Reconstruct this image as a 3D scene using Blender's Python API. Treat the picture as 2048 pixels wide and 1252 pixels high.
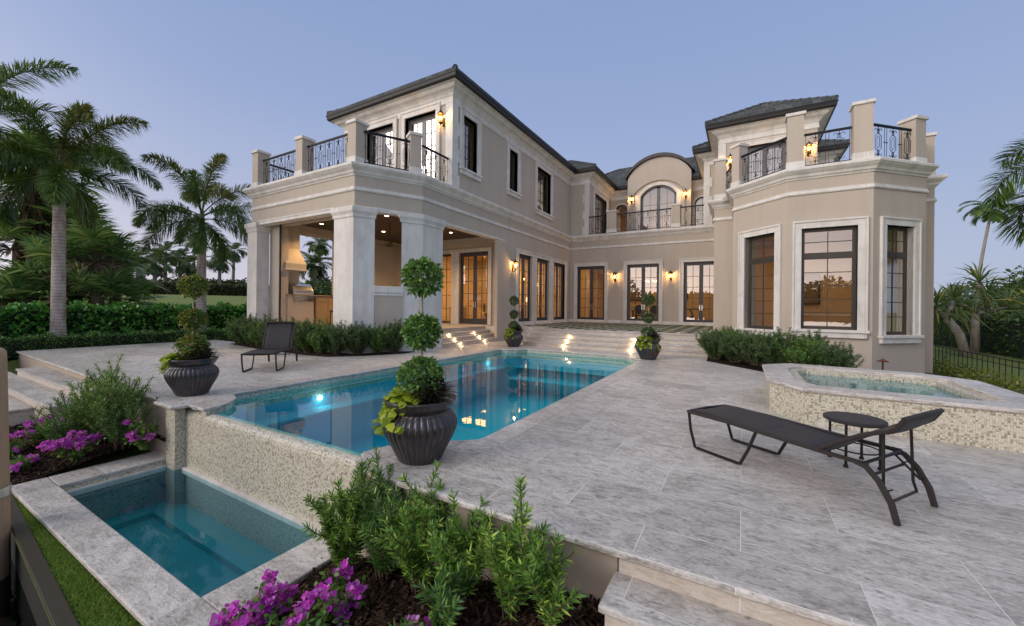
import bpy, bmesh, math, random
import numpy as np
from mathutils import Vector, Matrix
R = math.radians
for o in list(bpy.data.objects): bpy.data.objects.remove(o, do_unlink=True)
S = bpy.context.scene
COL = S.collection
# ------------------------------------------------------------------ camera
cam = bpy.data.cameras.new('camera'); cam.lens = 14.045; cam.sensor_width = 36; cam.shift_y = -0.00625
cam.clip_start = 0.05; cam.clip_end = 3000
camo = bpy.data.objects.new('camera', cam); COL.objects.link(camo)
camo.matrix_world = Matrix.Translation((0, 0, 1.6)) @ Matrix.Rotation(R(30.03), 4, 'Z') @ Matrix.Rotation(R(90), 4, 'X') @ Matrix.Rotation(R(0.6), 4, 'Z')
S.camera = camo
# ------------------------------------------------------------------ dusk sky
W = bpy.data.worlds.new('World'); S.world = W; W.use_nodes = True
wt = W.node_tree; wt.nodes.clear()
def wn(t, **k):
    n = wt.nodes.new(t)
    for a, b in k.items(): setattr(n, a, b)
    return n
def wmath(op, a, b=None):
    n = wn('ShaderNodeMath', operation=op)
    for i, x in enumerate((a, b)):
        if x is None: continue
        if isinstance(x, (int, float)): n.inputs[i].default_value = x
        else: wt.links.new(x, n.inputs[i])
    return n.outputs[0]
tc = wn('ShaderNodeTexCoord'); sp = wn('ShaderNodeSeparateXYZ'); wt.links.new(tc.outputs['Generated'], sp.inputs[0])
def wramp(fac, stops):
    r = wn('ShaderNodeValToRGB'); e = r.color_ramp.elements
    while len(e) < len(stops): e.new(0.5)
    for i, (p, c) in enumerate(stops): e[i].position = p; e[i].color = (*c, 1)
    wt.links.new(fac, r.inputs[0]); return r.outputs[0]
zc = wmath('MAXIMUM', sp.outputs[2], 0.0)
base = wramp(zc, [(0.0, (.53, .545, .64)), (.10, (.46, .51, .66)), (.24, (.355, .435, .645)), (.42, (.285, .375, .615)), (.60, (.25, .34, .575)), (.78, (.42, .48, .63)), (1.0, (.72, .74, .78))])  # unseen overhead sky raised brighter than dusk to light deck and foliage
# azimuth: the left (west) horizon is pinker and paler than the right one
def wdot(v):
    n = wn('ShaderNodeVectorMath', operation='DOT_PRODUCT'); wt.links.new(tc.outputs['Generated'], n.inputs[0]); n.inputs[1].default_value = v; return n.outputs['Value']
dl = wmath('MULTIPLY_ADD', wdot((-.99, -.1, 0)), .5); dl.node.inputs[2].default_value = .5
low = wmath('POWER', wmath('SUBTRACT', 1.0, zc), 5.0)
lf = wmath('MULTIPLY', wmath('POWER', dl, 2.5), low)
mx = wn('ShaderNodeMixRGB'); mx.blend_type = 'MIX'; mx.inputs[2].default_value = (.68, .62, .69, 1)
wt.links.new(wmath('MULTIPLY', lf, .95), mx.inputs[0]); wt.links.new(base, mx.inputs[1])
rf = wmath('MULTIPLY', wmath('POWER', wmath('SUBTRACT', 1.0, dl), 1.6), low)
mx2 = wn('ShaderNodeMixRGB'); mx2.inputs[2].default_value = (.30, .40, .59, 1)
wt.links.new(wmath('MULTIPLY', rf, .85), mx2.inputs[0]); wt.links.new(mx.outputs[0], mx2.inputs[1])
# afterglow behind the photographer
dg = wmath('MAXIMUM', wdot((-.42, -.88, .2)), 0.0)
gl = wmath('MULTIPLY', wmath('POWER', dg, 2.6), wmath('POWER', wmath('SUBTRACT', 1.0, zc), 2.6))
gm = wn('ShaderNodeMixRGB'); gm.blend_type = 'ADD'; gm.inputs[0].default_value = 1
gcol = wn('ShaderNodeMixRGB'); gcol.blend_type = 'MULTIPLY'; gcol.inputs[0].default_value = 1; gcol.inputs[1].default_value = (3.7, 3.05, 2.5, 1)
wt.links.new(gl, gcol.inputs[2])
wt.links.new(mx2.outputs[0], gm.inputs[1]); wt.links.new(gcol.outputs[0], gm.inputs[2])
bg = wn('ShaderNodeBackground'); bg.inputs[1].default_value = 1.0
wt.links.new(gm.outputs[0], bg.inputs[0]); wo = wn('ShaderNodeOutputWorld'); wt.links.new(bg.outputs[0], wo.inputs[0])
# soft last light from the south-west
sun = bpy.data.lights.new('sun', 'SUN'); sun.energy = 1.25; sun.angle = R(30); sun.color = (1, .90, .78)
suno = bpy.data.objects.new('sun', sun); COL.objects.link(suno)
suno.rotation_euler = Vector((.50, .75, -.50)).to_track_quat('-Z', 'Y').to_euler()
S.view_settings.view_transform = 'Standard'; S.view_settings.look = 'None'; S.view_settings.exposure = 0.08; S.view_settings.gamma = 1
S.render.engine = 'CYCLES'
cy = S.cycles
cy.use_denoising = True
try: cy.denoiser = 'OPENIMAGEDENOISE'
except Exception: pass
cy.max_bounces = 8; cy.diffuse_bounces = 3; cy.glossy_bounces = 4; cy.transmission_bounces = 6; cy.transparent_max_bounces = 24
cy.caustics_reflective = False; cy.caustics_refractive = False; cy.sample_clamp_indirect = 4.0
cy.use_light_tree = True
# ------------------------------------------------------------------ helpers
def lk(o, parent=None):
    COL.objects.link(o)
    if parent: o.parent = parent
    return o
def tag(o, label=None, cat=None, group=None, kind=None):
    if label: o['label'] = label
    if cat: o['category'] = cat
    if group: o['group'] = group
    if kind: o['kind'] = kind
    return o
def empty(name, loc=(0, 0, 0), rz=0, label=None, cat=None, group=None):
    o = bpy.data.objects.new(name, None); o.location = loc; o.rotation_euler = (0, 0, rz); o.empty_display_size = .2
    lk(o); return tag(o, label, cat, group)
def boxuv(me):
    n = len(me.loops)
    if not n: return
    uv = me.uv_layers.new(name='UVMap')
    V = np.empty(len(me.vertices) * 3, np.float32); me.vertices.foreach_get('co', V); V = V.reshape(-1, 3)
    P = len(me.polygons); N = np.empty(P * 3, np.float32); me.polygons.foreach_get('normal', N); N = N.reshape(-1, 3)
    tot = np.empty(P, np.int32); me.polygons.foreach_get('loop_total', tot)
    vi = np.empty(n, np.int32); me.loops.foreach_get('vertex_index', vi)
    N = np.repeat(N, tot, axis=0); C = V[vi]
    L = np.hypot(N[:, 0], N[:, 1]) + 1e-9
    u = np.where(np.abs(N[:, 2]) > .8, C[:, 0], (-N[:, 1] * C[:, 0] + N[:, 0] * C[:, 1]) / L)
    v = np.where(np.abs(N[:, 2]) > .8, C[:, 1], C[:, 2] / np.maximum(.35, L))
    uv.data.foreach_set('uv', np.stack([u, v], 1).astype(np.float32).ravel())
def fastmesh(name, Vv, F, mats, parent=None, mi=None, smooth=False, uv=False, loc=None):
    """numpy verts (n,3), faces (m,k) all of k corners"""
    me = bpy.data.meshes.new(name); Vv = np.asarray(Vv, np.float32); F = np.asarray(F, np.int32); m, k = F.shape
    me.vertices.add(len(Vv)); me.vertices.foreach_set('co', Vv.ravel())
    me.loops.add(m * k); me.loops.foreach_set('vertex_index', F.ravel())
    me.polygons.add(m); me.polygons.foreach_set('loop_start', np.arange(0, m * k, k, dtype=np.int32))
    try: me.polygons.foreach_set('loop_total', np.full(m, k, np.int32))
    except Exception: pass
    for mt in (mats if isinstance(mats, (list, tuple)) else [mats]): me.materials.append(mt)
    if mi is not None: me.polygons.foreach_set('material_index', np.asarray(mi, np.int32))
    if smooth: me.polygons.foreach_set('use_smooth', np.ones(m, bool))
    me.update(calc_edges=True); me.validate()
    if uv: boxuv(me)
    o = bpy.data.objects.new(name, me); lk(o, parent)
    if loc is not None: o.location = loc
    return o
class MB:
    def __init__(s): s.v = []; s.f = []; s.m = []; s.mi = 0
    def add(s, vs, fs):
        b = len(s.v); s.v += [tuple(p) for p in vs]; s.f += [tuple(b + i for i in f) for f in fs]; s.m += [s.mi] * len(fs); return s
    def box(s, x0, y0, z0, x1, y1, z1):
        return s.obox((x0, y0), (1, 0), (0, 1), 0, x1 - x0, 0, y1 - y0, z0, z1)
    def obox(s, o, a, b, a0, a1, b0, b1, z0, z1):
        P = [(o[0] + a[0] * i + b[0] * j, o[1] + a[1] * i + b[1] * j, k) for k in (z0, z1) for i, j in ((a0, b0), (a1, b0), (a1, b1), (a0, b1))]
        f = [(0, 3, 2, 1), (4, 5, 6, 7), (0, 1, 5, 4), (1, 2, 6, 5), (2, 3, 7, 6), (3, 0, 4, 7)]
        if (a[0] * b[1] - a[1] * b[0]) * (a1 - a0) * (b1 - b0) * (z1 - z0) < 0: f = [q[::-1] for q in f]
        return s.add(P, f)
    def prism(s, poly, z0, z1):
        n = len(poly); ar = sum(poly[i][0] * poly[(i + 1) % n][1] - poly[(i + 1) % n][0] * poly[i][1] for i in range(n))
        if ar < 0: poly = poly[::-1]
        P = [(x, y, z0) for x, y in poly] + [(x, y, z1) for x, y in poly]
        return s.add(P, [tuple(range(n - 1, -1, -1)), tuple(range(n, 2 * n))] + [(i, (i + 1) % n, n + (i + 1) % n, n + i) for i in range(n)])
    def tube(s, pts, r, n=6, closed=False, caps=True):
        pts = [Vector(p) for p in pts]; N = len(pts); rr = r if isinstance(r, (list, tuple)) else [r] * N
        rings = []; up = None
        for i, p in enumerate(pts):
            if closed: t = pts[(i + 1) % N] - pts[i - 1]
            else: t = pts[min(i + 1, N - 1)] - pts[max(i - 1, 0)]
            t = t.normalized() if t.length > 1e-9 else Vector((0, 0, 1))
            if up is None:
                up = Vector((0, 0, 1)) if abs(t.z) < .9 else Vector((1, 0, 0))
            a = t.cross(up)
            if a.length < 1e-5: a = t.orthogonal()
            a.normalize(); b = a.cross(t); up = b
            rings.append([p + (a * math.cos(q) + b * math.sin(q)) * rr[i] for q in [2 * math.pi * (k + .5) / n for k in range(n)]])
        P = [q for g in rings for q in g]; F = []
        for i in range(N if closed else N - 1):
            j = (i + 1) % N
            for k in range(n): l = (k + 1) % n; F.append((i * n + k, j * n + k, j * n + l, i * n + l))
        if caps and not closed: F += [tuple(range(n)), tuple((N - 1) * n + k for k in range(n - 1, -1, -1))]
        return s.add(P, F)
    def lathe(s, prof, c=(0, 0, 0), n=24, flute=0, fl=None):
        P = []; F = []; M = len(prof)
        for i, (r, z) in enumerate(prof):
            for k in range(n):
                q = 2 * math.pi * k / n; rr = r
                if flute and fl and fl[0] <= i <= fl[1]: rr = r * (1 - flute * abs(math.sin(q * fl[2] / 2)) ** 6)
                P.append((c[0] + rr * math.cos(q), c[1] + rr * math.sin(q), c[2] + z))
        for i in range(M - 1):
            for k in range(n): l = (k + 1) % n; F.append((i * n + k, i * n + l, (i + 1) * n + l, (i + 1) * n + k))
        if prof[0][0] > 1e-4: F.append(tuple(range(n - 1, -1, -1)))
        if prof[-1][0] > 1e-4: F.append(tuple((M - 1) * n + k for k in range(n)))
        return s.add(P, F)
    def sweep(s, path, prof, closed=False):
        """plan path, outward = right-hand side; prof = [(out, z)] drawn anticlockwise seen along the path"""
        N = len(path); off = []
        for i in range(N):
            p = Vector(path[i]); a = Vector(path[i - 1]) if (i or closed) else None; b = Vector(path[(i + 1) % N]) if (i < N - 1 or closed) else None
            ns = []
            for u, w in ((a, p), (p, b)):
                if u is not None and w is not None:
                    d = (w - u).normalized(); ns.append(Vector((d.y, -d.x)))
            m = ns[0] if len(ns) == 1 else (ns[0] + ns[1]) / max(.3, 1 + ns[0].dot(ns[1]))
            off.append((p, m))
        P = [(p.x + m.x * o, p.y + m.y * o, z) for p, m in off for o, z in prof]; K = len(prof); F = []
        for i in range(N if closed else N - 1):
            j = (i + 1) % N
            for k in range(K): l = (k + 1) % K; F.append((i * K + k, i * K + l, j * K + l, j * K + k))
        if not closed: F += [tuple(range(K))[::-1], tuple((N - 1) * K + k for k in range(K))]
        return s.add(P, F)
    def build(s, name, mats, parent=None, smooth=False, uv=True, loc=None, bevel=0, fix=True):
        me = bpy.data.meshes.new(name); me.from_pydata(s.v, [], s.f)
        for mt in (mats if isinstance(mats, (list, tuple)) else [mats]): me.materials.append(mt)
        if len(me.materials) > 1: me.polygons.foreach_set('material_index', np.asarray(s.m, np.int32))
        if fix:
            bm = bmesh.new(); bm.from_mesh(me); bmesh.ops.recalc_face_normals(bm, faces=bm.faces); bm.to_mesh(me); bm.free()
        if smooth:
            me.polygons.foreach_set('use_smooth', np.ones(len(me.polygons), bool))
        me.update()
        if uv: boxuv(me)
        o = bpy.data.objects.new(name, me); lk(o, parent)
        if loc is not None: o.location = loc
        if bevel:
            b = o.modifiers.new('bevel', 'BEVEL'); b.width = bevel; b.segments = 2; b.limit_method = 'ANGLE'; b.angle_limit = R(40)
        if smooth and smooth != True:
            pass
        return o
def copy_tree(o, parent=None):
    c = o.copy(); lk(c, parent)
    for ch in list(o.children): copy_tree(ch, c)
    return c
# ------------------------------------------------------------------ materials
class NT:
    def __init__(s, name):
        s.mat = bpy.data.materials.new(name); s.mat.use_nodes = True; s.t = s.mat.node_tree; s.t.nodes.clear()
        s.out = s.t.nodes.new('ShaderNodeOutputMaterial')
    def n(s, t, **k):
        x = s.t.nodes.new(t)
        for a, b in k.items(): setattr(x, a, b)
        return x
    def set(s, sock, v):
        if hasattr(v, 'is_linked') or hasattr(v, 'links'): s.t.links.new(v, sock)
        else:
            if isinstance(v, (tuple, list)) and len(v) == 3 and sock.type == 'RGBA': v = (*v, 1)
            sock.default_value = v
    def math(s, op, a, b=None, c=None):
        x = s.n('ShaderNodeMath', operation=op)
        for i, v in enumerate((a, b, c)):
            if v is not None: s.set(x.inputs[i], v)
        return x.outputs[0]
    def vmath(s, op, a, b=None):
        x = s.n('ShaderNodeVectorMath', operation=op); s.set(x.inputs[0], a)
        if b is not None: s.set(x.inputs[1], b)
        return x.outputs[0]
    def mix(s, f, a, b, mode='MIX'):
        x = s.n('ShaderNodeMixRGB', blend_type=mode); s.set(x.inputs[0], f); s.set(x.inputs[1], a); s.set(x.inputs[2], b); return x.outputs[0]
    def noise(s, scale, vec=None, detail=4, rough=.55, dist=0):
        x = s.n('ShaderNodeTexNoise'); x.inputs['Scale'].default_value = scale; x.inputs['Detail'].default_value = detail; x.inputs['Roughness'].default_value = rough; x.inputs['Distortion'].default_value = dist
        if vec is not None: s.set(x.inputs['Vector'], vec)
        return x.outputs[0]
    def ramp(s, f, stops, const=False):
        r = s.n('ShaderNodeValToRGB'); e = r.color_ramp.elements
        if const: r.color_ramp.interpolation = 'CONSTANT'
        while len(e) < len(stops): e.new(.5)
        for i, (p, c) in enumerate(stops): e[i].position = p; e[i].color = (*c, 1) if len(c) == 3 else c
        s.set(r.inputs[0], f); return r.outputs[0]
    def map(s, vec, sc):
        x = s.n('ShaderNodeMapping'); s.set(x.inputs[0], vec); x.inputs['Scale'].default_value = sc; return x.outputs[0]
    def obj(s): return s.n('ShaderNodeTexCoord').outputs['Object']
    def pos(s): return s.n('ShaderNodeNewGeometry').outputs['Position']
    def uvc(s): return s.n('ShaderNodeTexCoord').outputs['UV']
    def bump(s, h, strength=.3, dist=.02):
        x = s.n('ShaderNodeBump'); x.inputs['Strength'].default_value = strength; x.inputs['Distance'].default_value = dist; s.set(x.inputs['Height'], h); return x.outputs[0]
    def pbr(s, col, rough=.6, metal=0, nrm=None, spec=.5, coat=0):
        x = s.n('ShaderNodeBsdfPrincipled'); s.set(x.inputs['Base Color'], col); s.set(x.inputs['Roughness'], rough); x.inputs['Metallic'].default_value = metal
        x.inputs['Specular IOR Level'].default_value = spec; x.inputs['Coat Weight'].default_value = coat
        if nrm is not None: s.set(x.inputs['Normal'], nrm)
        return x.outputs[0]
    def done(s, sh):
        s.t.links.new(sh, s.out.inputs[0]); return s.mat
def simple(name, col, rough=.6, metal=0, var=.12, scale=8, bump=.1, spec=.5, coat=0):
    t = NT(name); p = t.obj(); f = t.noise(scale, p)
    c = t.mix(f, tuple(x * (1 - var) for x in col), tuple(min(1, x * (1 + var)) for x in col))
    return t.done(t.pbr(c, rough, metal, t.bump(t.noise(scale * 6, p), bump, .01) if bump else None, spec, coat))
M = {}
def m_stucco():
    t = NT('stucco'); p = t.pos(); f = t.noise(.7, p, 5); g = t.noise(60, p, 3)
    streak = t.noise(1.0, t.map(p, (3, 3, .25)), 4)
    c = t.mix(f, (.475, .412, .345), (.55, .482, .408)); c = t.mix(t.math('MULTIPLY', t.ramp(streak, [(.42, (0, 0, 0)), (.7, (1, 1, 1))]), .30), c, (.40, .345, .275)); c = t.mix(t.ramp(t.noise(2.6, p, 8, .75), [(.56, (0, 0, 0)), (.75, (.30, .30, .30))]), c, (.62, .56, .48))
    return t.done(t.pbr(c, .85, 0, t.bump(g, .25, .006), .25))
def m_stone():
    t = NT('cast_stone'); p = t.pos(); f = t.noise(2.2, p, 6, .62, .6); g = t.noise(26, p, 5)
    c = t.ramp(f, [(.30, (.63, .60, .565)), (.47, (.72, .695, .655)), (.66, (.77, .745, .705))])
    c = t.mix(t.math('MULTIPLY', t.ramp(t.noise(1.2, t.map(p, (2.5, 2.5, .3)), 5), [(.42, (0, 0, 0)), (.7, (1, 1, 1))]), .40), c, (.42, .39, .35)); su = t.n('ShaderNodeSeparateXYZ'); t.set(su.inputs[0], t.uvc()); jt = t.math('LESS_THAN', t.math('FRACT', t.math('DIVIDE', su.outputs[0], 1.07)), .009); c = t.mix(t.math('MULTIPLY', jt, .55), c, (.30, .275, .25))
    return t.done(t.pbr(c, .75, 0, t.bump(g, .22, .008), .3))
def m_trav(name, dark=0.0, jw=1.22, jh=.61, vertical=False):
    t = NT(name); p = t.uvc()
    br = t.n('ShaderNodeTexBrick'); br.offset = .5; t.set(br.inputs['Vector'], p)
    br.inputs['Scale'].default_value = 1; br.inputs['Mortar Size'].default_value = .0034; br.inputs['Brick Width'].default_value = jw; br.inputs['Row Height'].default_value = jh
    br.inputs['Color1'].default_value = (0, 0, 0, 1); br.inputs['Color2'].default_value = (1, 1, 1, 1); br.inputs['Mortar'].default_value = (.5, .5, .5, 1); br.inputs['Mortar Smooth'].default_value = .2
    sx = t.n('ShaderNodeSeparateXYZ'); t.set(sx.inputs[0], p)
    # offset the veins per slab
    off = t.math('MULTIPLY', br.outputs['Color'], 7.3)
    cv = t.n('ShaderNodeCombineXYZ'); t.set(cv.inputs[0], t.math('ADD', sx.outputs[0], off)); t.set(cv.inputs[1], t.math('ADD', sx.outputs[1], off)); t.set(cv.inputs[2], off)
    v = cv.outputs[0]
    big = t.noise(2.0, t.map(v, (.8, 1.5, 1)), 8, .66, 1.6)
    vein = t.noise(8, t.map(v, (.8, 2.3, 1)), 8, .70, 1.4)
    fine = t.noise(38, t.map(v, (.8, 1.7, 1)), 5, .72, .6)
    c = t.ramp(big, [(.34, (.33, .295, .265)), (.46, (.60, .553, .512)), (.60, (.80, .755, .71))])
    c = t.mix(t.ramp(vein, [(.36, (.95, .95, .95)), (.44, (.45, .45, .45)), (.52, (0, 0, 0))]), c, (.155, .128, .108))
    c = t.mix(t.ramp(t.noise(7.0, t.map(v, (1, 2.0, 1)), 8, .74, 2.2), [(.53, (0, 0, 0)), (.62, (.9, .9, .9))]), c, (.83, .785, .735))
    c = t.mix(.38, c, t.ramp(fine, [(.35, (.24, .205, .175)), (.63, (.82, .78, .73))]))
    pit = t.ramp(t.noise(22, t.map(v, (1, 1.6, 1)), 4, .8, .8), [(.66, (0, 0, 0)), (.71, (.75, .75, .75))]); c = t.mix(pit, c, (.16, .13, .105))
    c = t.mix(t.ramp(t.noise(.55, t.pos(), 5, .6), [(.45, (0, 0, 0)), (.75, (.35, .35, .35))]), c, (.34, .30, .26))
    c = t.mix(t.math('MULTIPLY', br.outputs['Color'], .55), c, t.mix(1, c, (.58, .565, .55), 'MULTIPLY'))
    if vertical: c = t.mix(.5, c, (.66, .56, .46))
    c = t.mix(br.outputs['Fac'], c, (.72, .68, .64))
    rough = t.ramp(vein, [(.3, (.55, .55, .55)), (.7, (.34, .34, .34))])
    h = t.math('SUBTRACT', t.math('MULTIPLY', vein, .5), t.math('MULTIPLY', br.outputs['Fac'], .6))
    return t.done(t.pbr(c, rough, 0, t.bump(h, .25, .01), .35))
def m_mosaic(name, wet=0.0):
    t = NT(name); p = t.uvc(); sc = t.vmath('SCALE', p); sc.node.inputs['Scale'].default_value = 44
    fl = t.vmath('FLOOR', sc); fr = t.vmath('FRACTION', sc)
    wnz = t.n('ShaderNodeTexWhiteNoise', noise_dimensions='2D'); t.set(wnz.inputs['Vector'], fl)
    c = t.ramp(wnz.outputs['Value'], [(0, (.66, .62, .50)), (.40, (.54, .49, .37)), (.56, (.38, .34, .245)), (.70, (.72, .69, .59)), (.88, (.30, .265, .19)), (.94, (.50, .46, .35))], True)
    s = t.n('ShaderNodeSeparateXYZ'); t.set(s.inputs[0], fr)
    def edge(q): return t.math('LESS_THAN', t.math('ABSOLUTE', t.math('SUBTRACT', q, .5)), .43)
    tile = t.math('MULTIPLY', edge(s.outputs[0]), edge(s.outputs[1]))
    c = t.mix(tile, (.42, .39, .31), c)
    if wet: c = t.mix(wet, c, (.10, .25, .28))
    r = t.mix(tile, (.8, .8, .8), (.16, .16, .16))
    w2 = t.n('ShaderNodeTexWhiteNoise', noise_dimensions='2D'); t.set(w2.inputs['Vector'], t.vmath('ADD', fl, (7.3, 3.1, 0)))
    h = t.math('ADD', tile, t.math('MULTIPLY', w2.outputs['Value'], .5))
    return t.done(t.pbr(c, r, 0, t.bump(h, .5, .003), .5))
def m_roof():
    t = NT('roof_tile'); p = t.uvc()
    br = t.n('ShaderNodeTexBrick'); br.offset = .5; t.set(br.inputs['Vector'], p); br.inputs['Scale'].default_value = 1; br.inputs['Brick Width'].default_value = .33; br.inputs['Row Height'].default_value = .37; br.inputs['Mortar Size'].default_value = .012
    br.inputs['Color1'].default_value = (.040, .048, .053, 1); br.inputs['Color2'].default_value = (.105, .118, .126, 1); br.inputs['Mortar'].default_value = (.018, .022, .024, 1)
    n = t.noise(5, t.pos(), 5); c = t.mix(t.math('MULTIPLY', n, .45), br.outputs['Color'], (.13, .145, .152))
    return t.done(t.pbr(c, .8, 0, t.bump(t.math('ADD', t.math('MULTIPLY', t.noise(40, t.pos()), .3), t.math('SUBTRACT', 1, br.outputs['Fac'])), .5, .012), .2))
def m_glass(name, tint=(1, 1, 1), refl=.10):
    t = NT(name); f = t.n('ShaderNodeFresnel'); f.inputs[0].default_value = 1.52
    tr = t.n('ShaderNodeBsdfTransparent'); tr.inputs[0].default_value = (*tint, 1)
    g = t.n('ShaderNodeBsdfGlossy'); g.inputs['Roughness'].default_value = 0.004
    g.inputs[0].default_value = (1, 1, 1, 1)
    nz = t.bump(t.noise(1.1, t.pos(), 2), .02, .05); t.set(g.inputs['Normal'], nz)
    m = t.n('ShaderNodeMixShader'); ge = t.n('ShaderNodeNewGeometry'); fr_ = t.math('MINIMUM', t.math('ADD', t.math('MULTIPLY', f.outputs[0], 1.4), refl), 1.0); t.set(m.inputs[0], t.mix(ge.outputs['Backfacing'], fr_, (refl * .8,) * 3)); t.set(m.inputs[1], tr.outputs[0]); t.set(m.inputs[2], g.outputs[0])
    return t.done(m.outputs[0])
def m_water(name, tint, bumps=.02, scale=2.2):
    t = NT(name); p = t.pos(); nz = t.bump(t.noise(scale, t.map(p, (1, 1, 1)), 3), bumps, .05)
    f = t.n('ShaderNodeFresnel'); f.inputs[0].default_value = 1.33; t.set(f.inputs['Normal'], nz)
    tr = t.n('ShaderNodeBsdfTransparent'); tr.inputs[0].default_value = (*tint, 1)
    g = t.n('ShaderNodeBsdfGlossy'); g.inputs['Roughness'].default_value = 0.0; t.set(g.inputs['Normal'], nz)
    ge = t.n('ShaderNodeNewGeometry'); m = t.n('ShaderNodeMixShader'); t.set(m.inputs[0], t.mix(ge.outputs['Backfacing'], f.outputs[0], (.03, .03, .03))); t.set(m.inputs[1], tr.outputs[0]); t.set(m.inputs[2], g.outputs[0])
    return t.done(m.outputs[0])
def m_emit(name, col, s):
    t = NT(name); e = t.n('ShaderNodeEmission'); e.inputs[0].default_value = (*col, 1); e.inputs[1].default_value = s; return t.done(e.outputs[0])
def m_leaf(name, stops, rough=.42, trans=.28, spec=.45, gain=1.0):
    t = NT(name); g = t.n('ShaderNodeNewGeometry'); c = t.ramp(g.outputs['Random Per Island'], [(p_, tuple(min(.8, q_ * gain) for q_ in c_)) for p_, c_ in stops])
    n2 = t.noise(2.2, t.obj(), 2); c = t.mix(t.math('MULTIPLY', n2, .5), c, t.mix(1, c, (.5, .58, .45), 'MULTIPLY'))
    b = t.pbr(c, rough, 0, None, spec); tl = t.n('ShaderNodeBsdfTranslucent'); t.set(tl.inputs[0], t.mix(.4, c, (.35, .45, .06)))
    m = t.n('ShaderNodeMixShader'); m.inputs[0].default_value = trans; t.set(m.inputs[1], b); t.set(m.inputs[2], tl.outputs[0]); return t.done(m.outputs[0])
def m_wood(name, a, b, sc=(1, 12, 12)):
    t = NT(name); p = t.obj(); n = t.noise(3, t.map(p, sc), 6, .6, .5); return t.done(t.pbr(t.mix(n, a, b), .6, 0, t.bump(n, .2, .01)))
M['stucco'] = m_stucco(); M['stone'] = m_stone(); M['trav'] = m_trav('travertine_paving'); M['riser'] = m_trav('travertine_riser', 0, .9, .4, True)
M['coping'] = m_trav('travertine_coping', 0, 1.0, 3.0)
M['mosaic'] = m_mosaic('mosaic_tile'); M['roof'] = m_roof(); M['wet'] = m_mosaic('submerged_mosaic', .68); M['door2'] = simple('pale_grey_door_paint', (.11, .11, .125), .4, 0, .06, 6, .03)
M['glass'] = m_glass('window_glass', (1, 1, 1), .13); M['glass_dark'] = m_glass('upper_window_glass', (.75, .77, .8), .24)
M['water'] = m_water('pool_water', (.48, .92, .97)); M['basin_water'] = m_water('basin_water', (.62, .80, .86)); M['spa_water'] = m_water('spa_water', (.5, .78, .88), .08, 5)
M['gutter'] = simple('bronze_gutter', (.020, .019, .020), .5, 0, .15, 4, .04, .3)
M['door'] = simple('grey_door_paint', (.045, .045, .05), .42, 0, .08, 6, .03)
M['bronze'] = simple('bronze_window_frame', (.055, .048, .040), .45, .2, .1, 6, .03)
M['iron'] = simple('wrought_iron', (.014, .014, .017), .45, .4, .2, 20, .05)
M['soffit'] = simple('dark_wood_ceiling', (.055, .03, .018), .55, 0, .3, 3, .1)
M['room'] = simple('warm_room_paint', (.62, .50, .34), .8, 0, .06, 2, .05)
M['roomfloor'] = simple('room_floor', (.30, .20, .11), .4, 0, .2, 3, .05)
M['furn'] = simple('dark_furniture', (.035, .018, .012), .5, 0, .3, 5, .1)
M['fabric'] = simple('cream_fabric', (.55, .46, .33), .9, 0, .1, 30, .2)
M['plaster'] = simple('pool_plaster', (.01, .47, .58), .6, 0, .06, 6, .05)
M['plaster2'] = simple('basin_plaster', (.03, .33, .36), .6, 0, .12, 6, .05)
M['pot'] = NT('glazed_bronze_pot')
def _pot(t):
    p = t.obj(); n = t.noise(3, p, 5); s2 = t.noise(18, t.map(p, (1, 1, .2)), 4)
    c = t.mix(n, (.042, .042, .050), (.085, .078, .082)); c = t.mix(t.math('MULTIPLY', t.ramp(s2, [(.45, (0, 0, 0)), (.65, (1, 1, 1))]), .5), c, (.15, .10, .085))
    return t.done(t.pbr(c, t.mix(n, (.16, .16, .16), (.36, .36, .36)), .45, t.bump(s2, .12, .01), .6))
M['pot'] = _pot(M['pot'])
def _mulch():
    t = NT('bark_mulch'); p = t.pos(); n = t.noise(30, p, 6, .7); g = t.noise(4, p, 3)
    c = t.ramp(n, [(.3, (.008, .005, .004)), (.5, (.034, .019, .013)), (.7, (.085, .046, .03))]); c = t.mix(t.math('MULTIPLY', g, .4), c, (.02, .012, .009))
    return t.done(t.pbr(c, .9, 0, t.bump(n, 1.0, .05), .2))
M['mulch'] = _mulch()
M['chip'] = m_leaf('bark_chip', [(0, (.012, .007, .005)), (.5, (.045, .024, .016)), (.85, (.085, .05, .034)), (1, (.14, .085, .055))], .9, 0, .15)
def _lawn():
    t = NT('lawn'); p = t.pos(); n = t.noise(.5, p, 5); g = t.noise(14, p, 5, .7)
    c = t.mix(n, (.15, .20, .05), (.23, .26, .08)); c = t.mix(t.math('MULTIPLY', g, .45), c, (.08, .12, .028))
    return t.done(t.pbr(c, .9, 0, t.bump(g, .6, .04), .15))
M['lawn'] = _lawn()
M['soil'] = simple('potting_soil', (.02, .013, .009), .95, 0, .4, 30, .6)
M['sling'] = None
def _sling():
    t = NT('woven_sling'); p = t.uvc(); w = t.n('ShaderNodeTexWave'); t.set(w.inputs[0], p); w.inputs['Scale'].default_value = 38; w.wave_type = 'BANDS'; w.bands_direction = 'X'
    w2 = t.n('ShaderNodeTexWave'); t.set(w2.inputs[0], p); w2.inputs['Scale'].default_value = 38; w2.bands_direction = 'Y'
    h = t.math('MULTIPLY', w.outputs[1], w2.outputs[1]); c = t.mix(h, (.020, .017, .019), (.060, .052, .056)); return t.done(t.pbr(c, .5, 0, t.bump(h, .6, .004), .4))
M['sling'] = _sling()
M['wicker'] = simple('brown_wicker', (.032, .022, .018), .5, 0, .5, 60, .8)
M['leg'] = simple('dark_frame_metal', (.022, .017, .016), .4, .3, .2, 10, .1)
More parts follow.
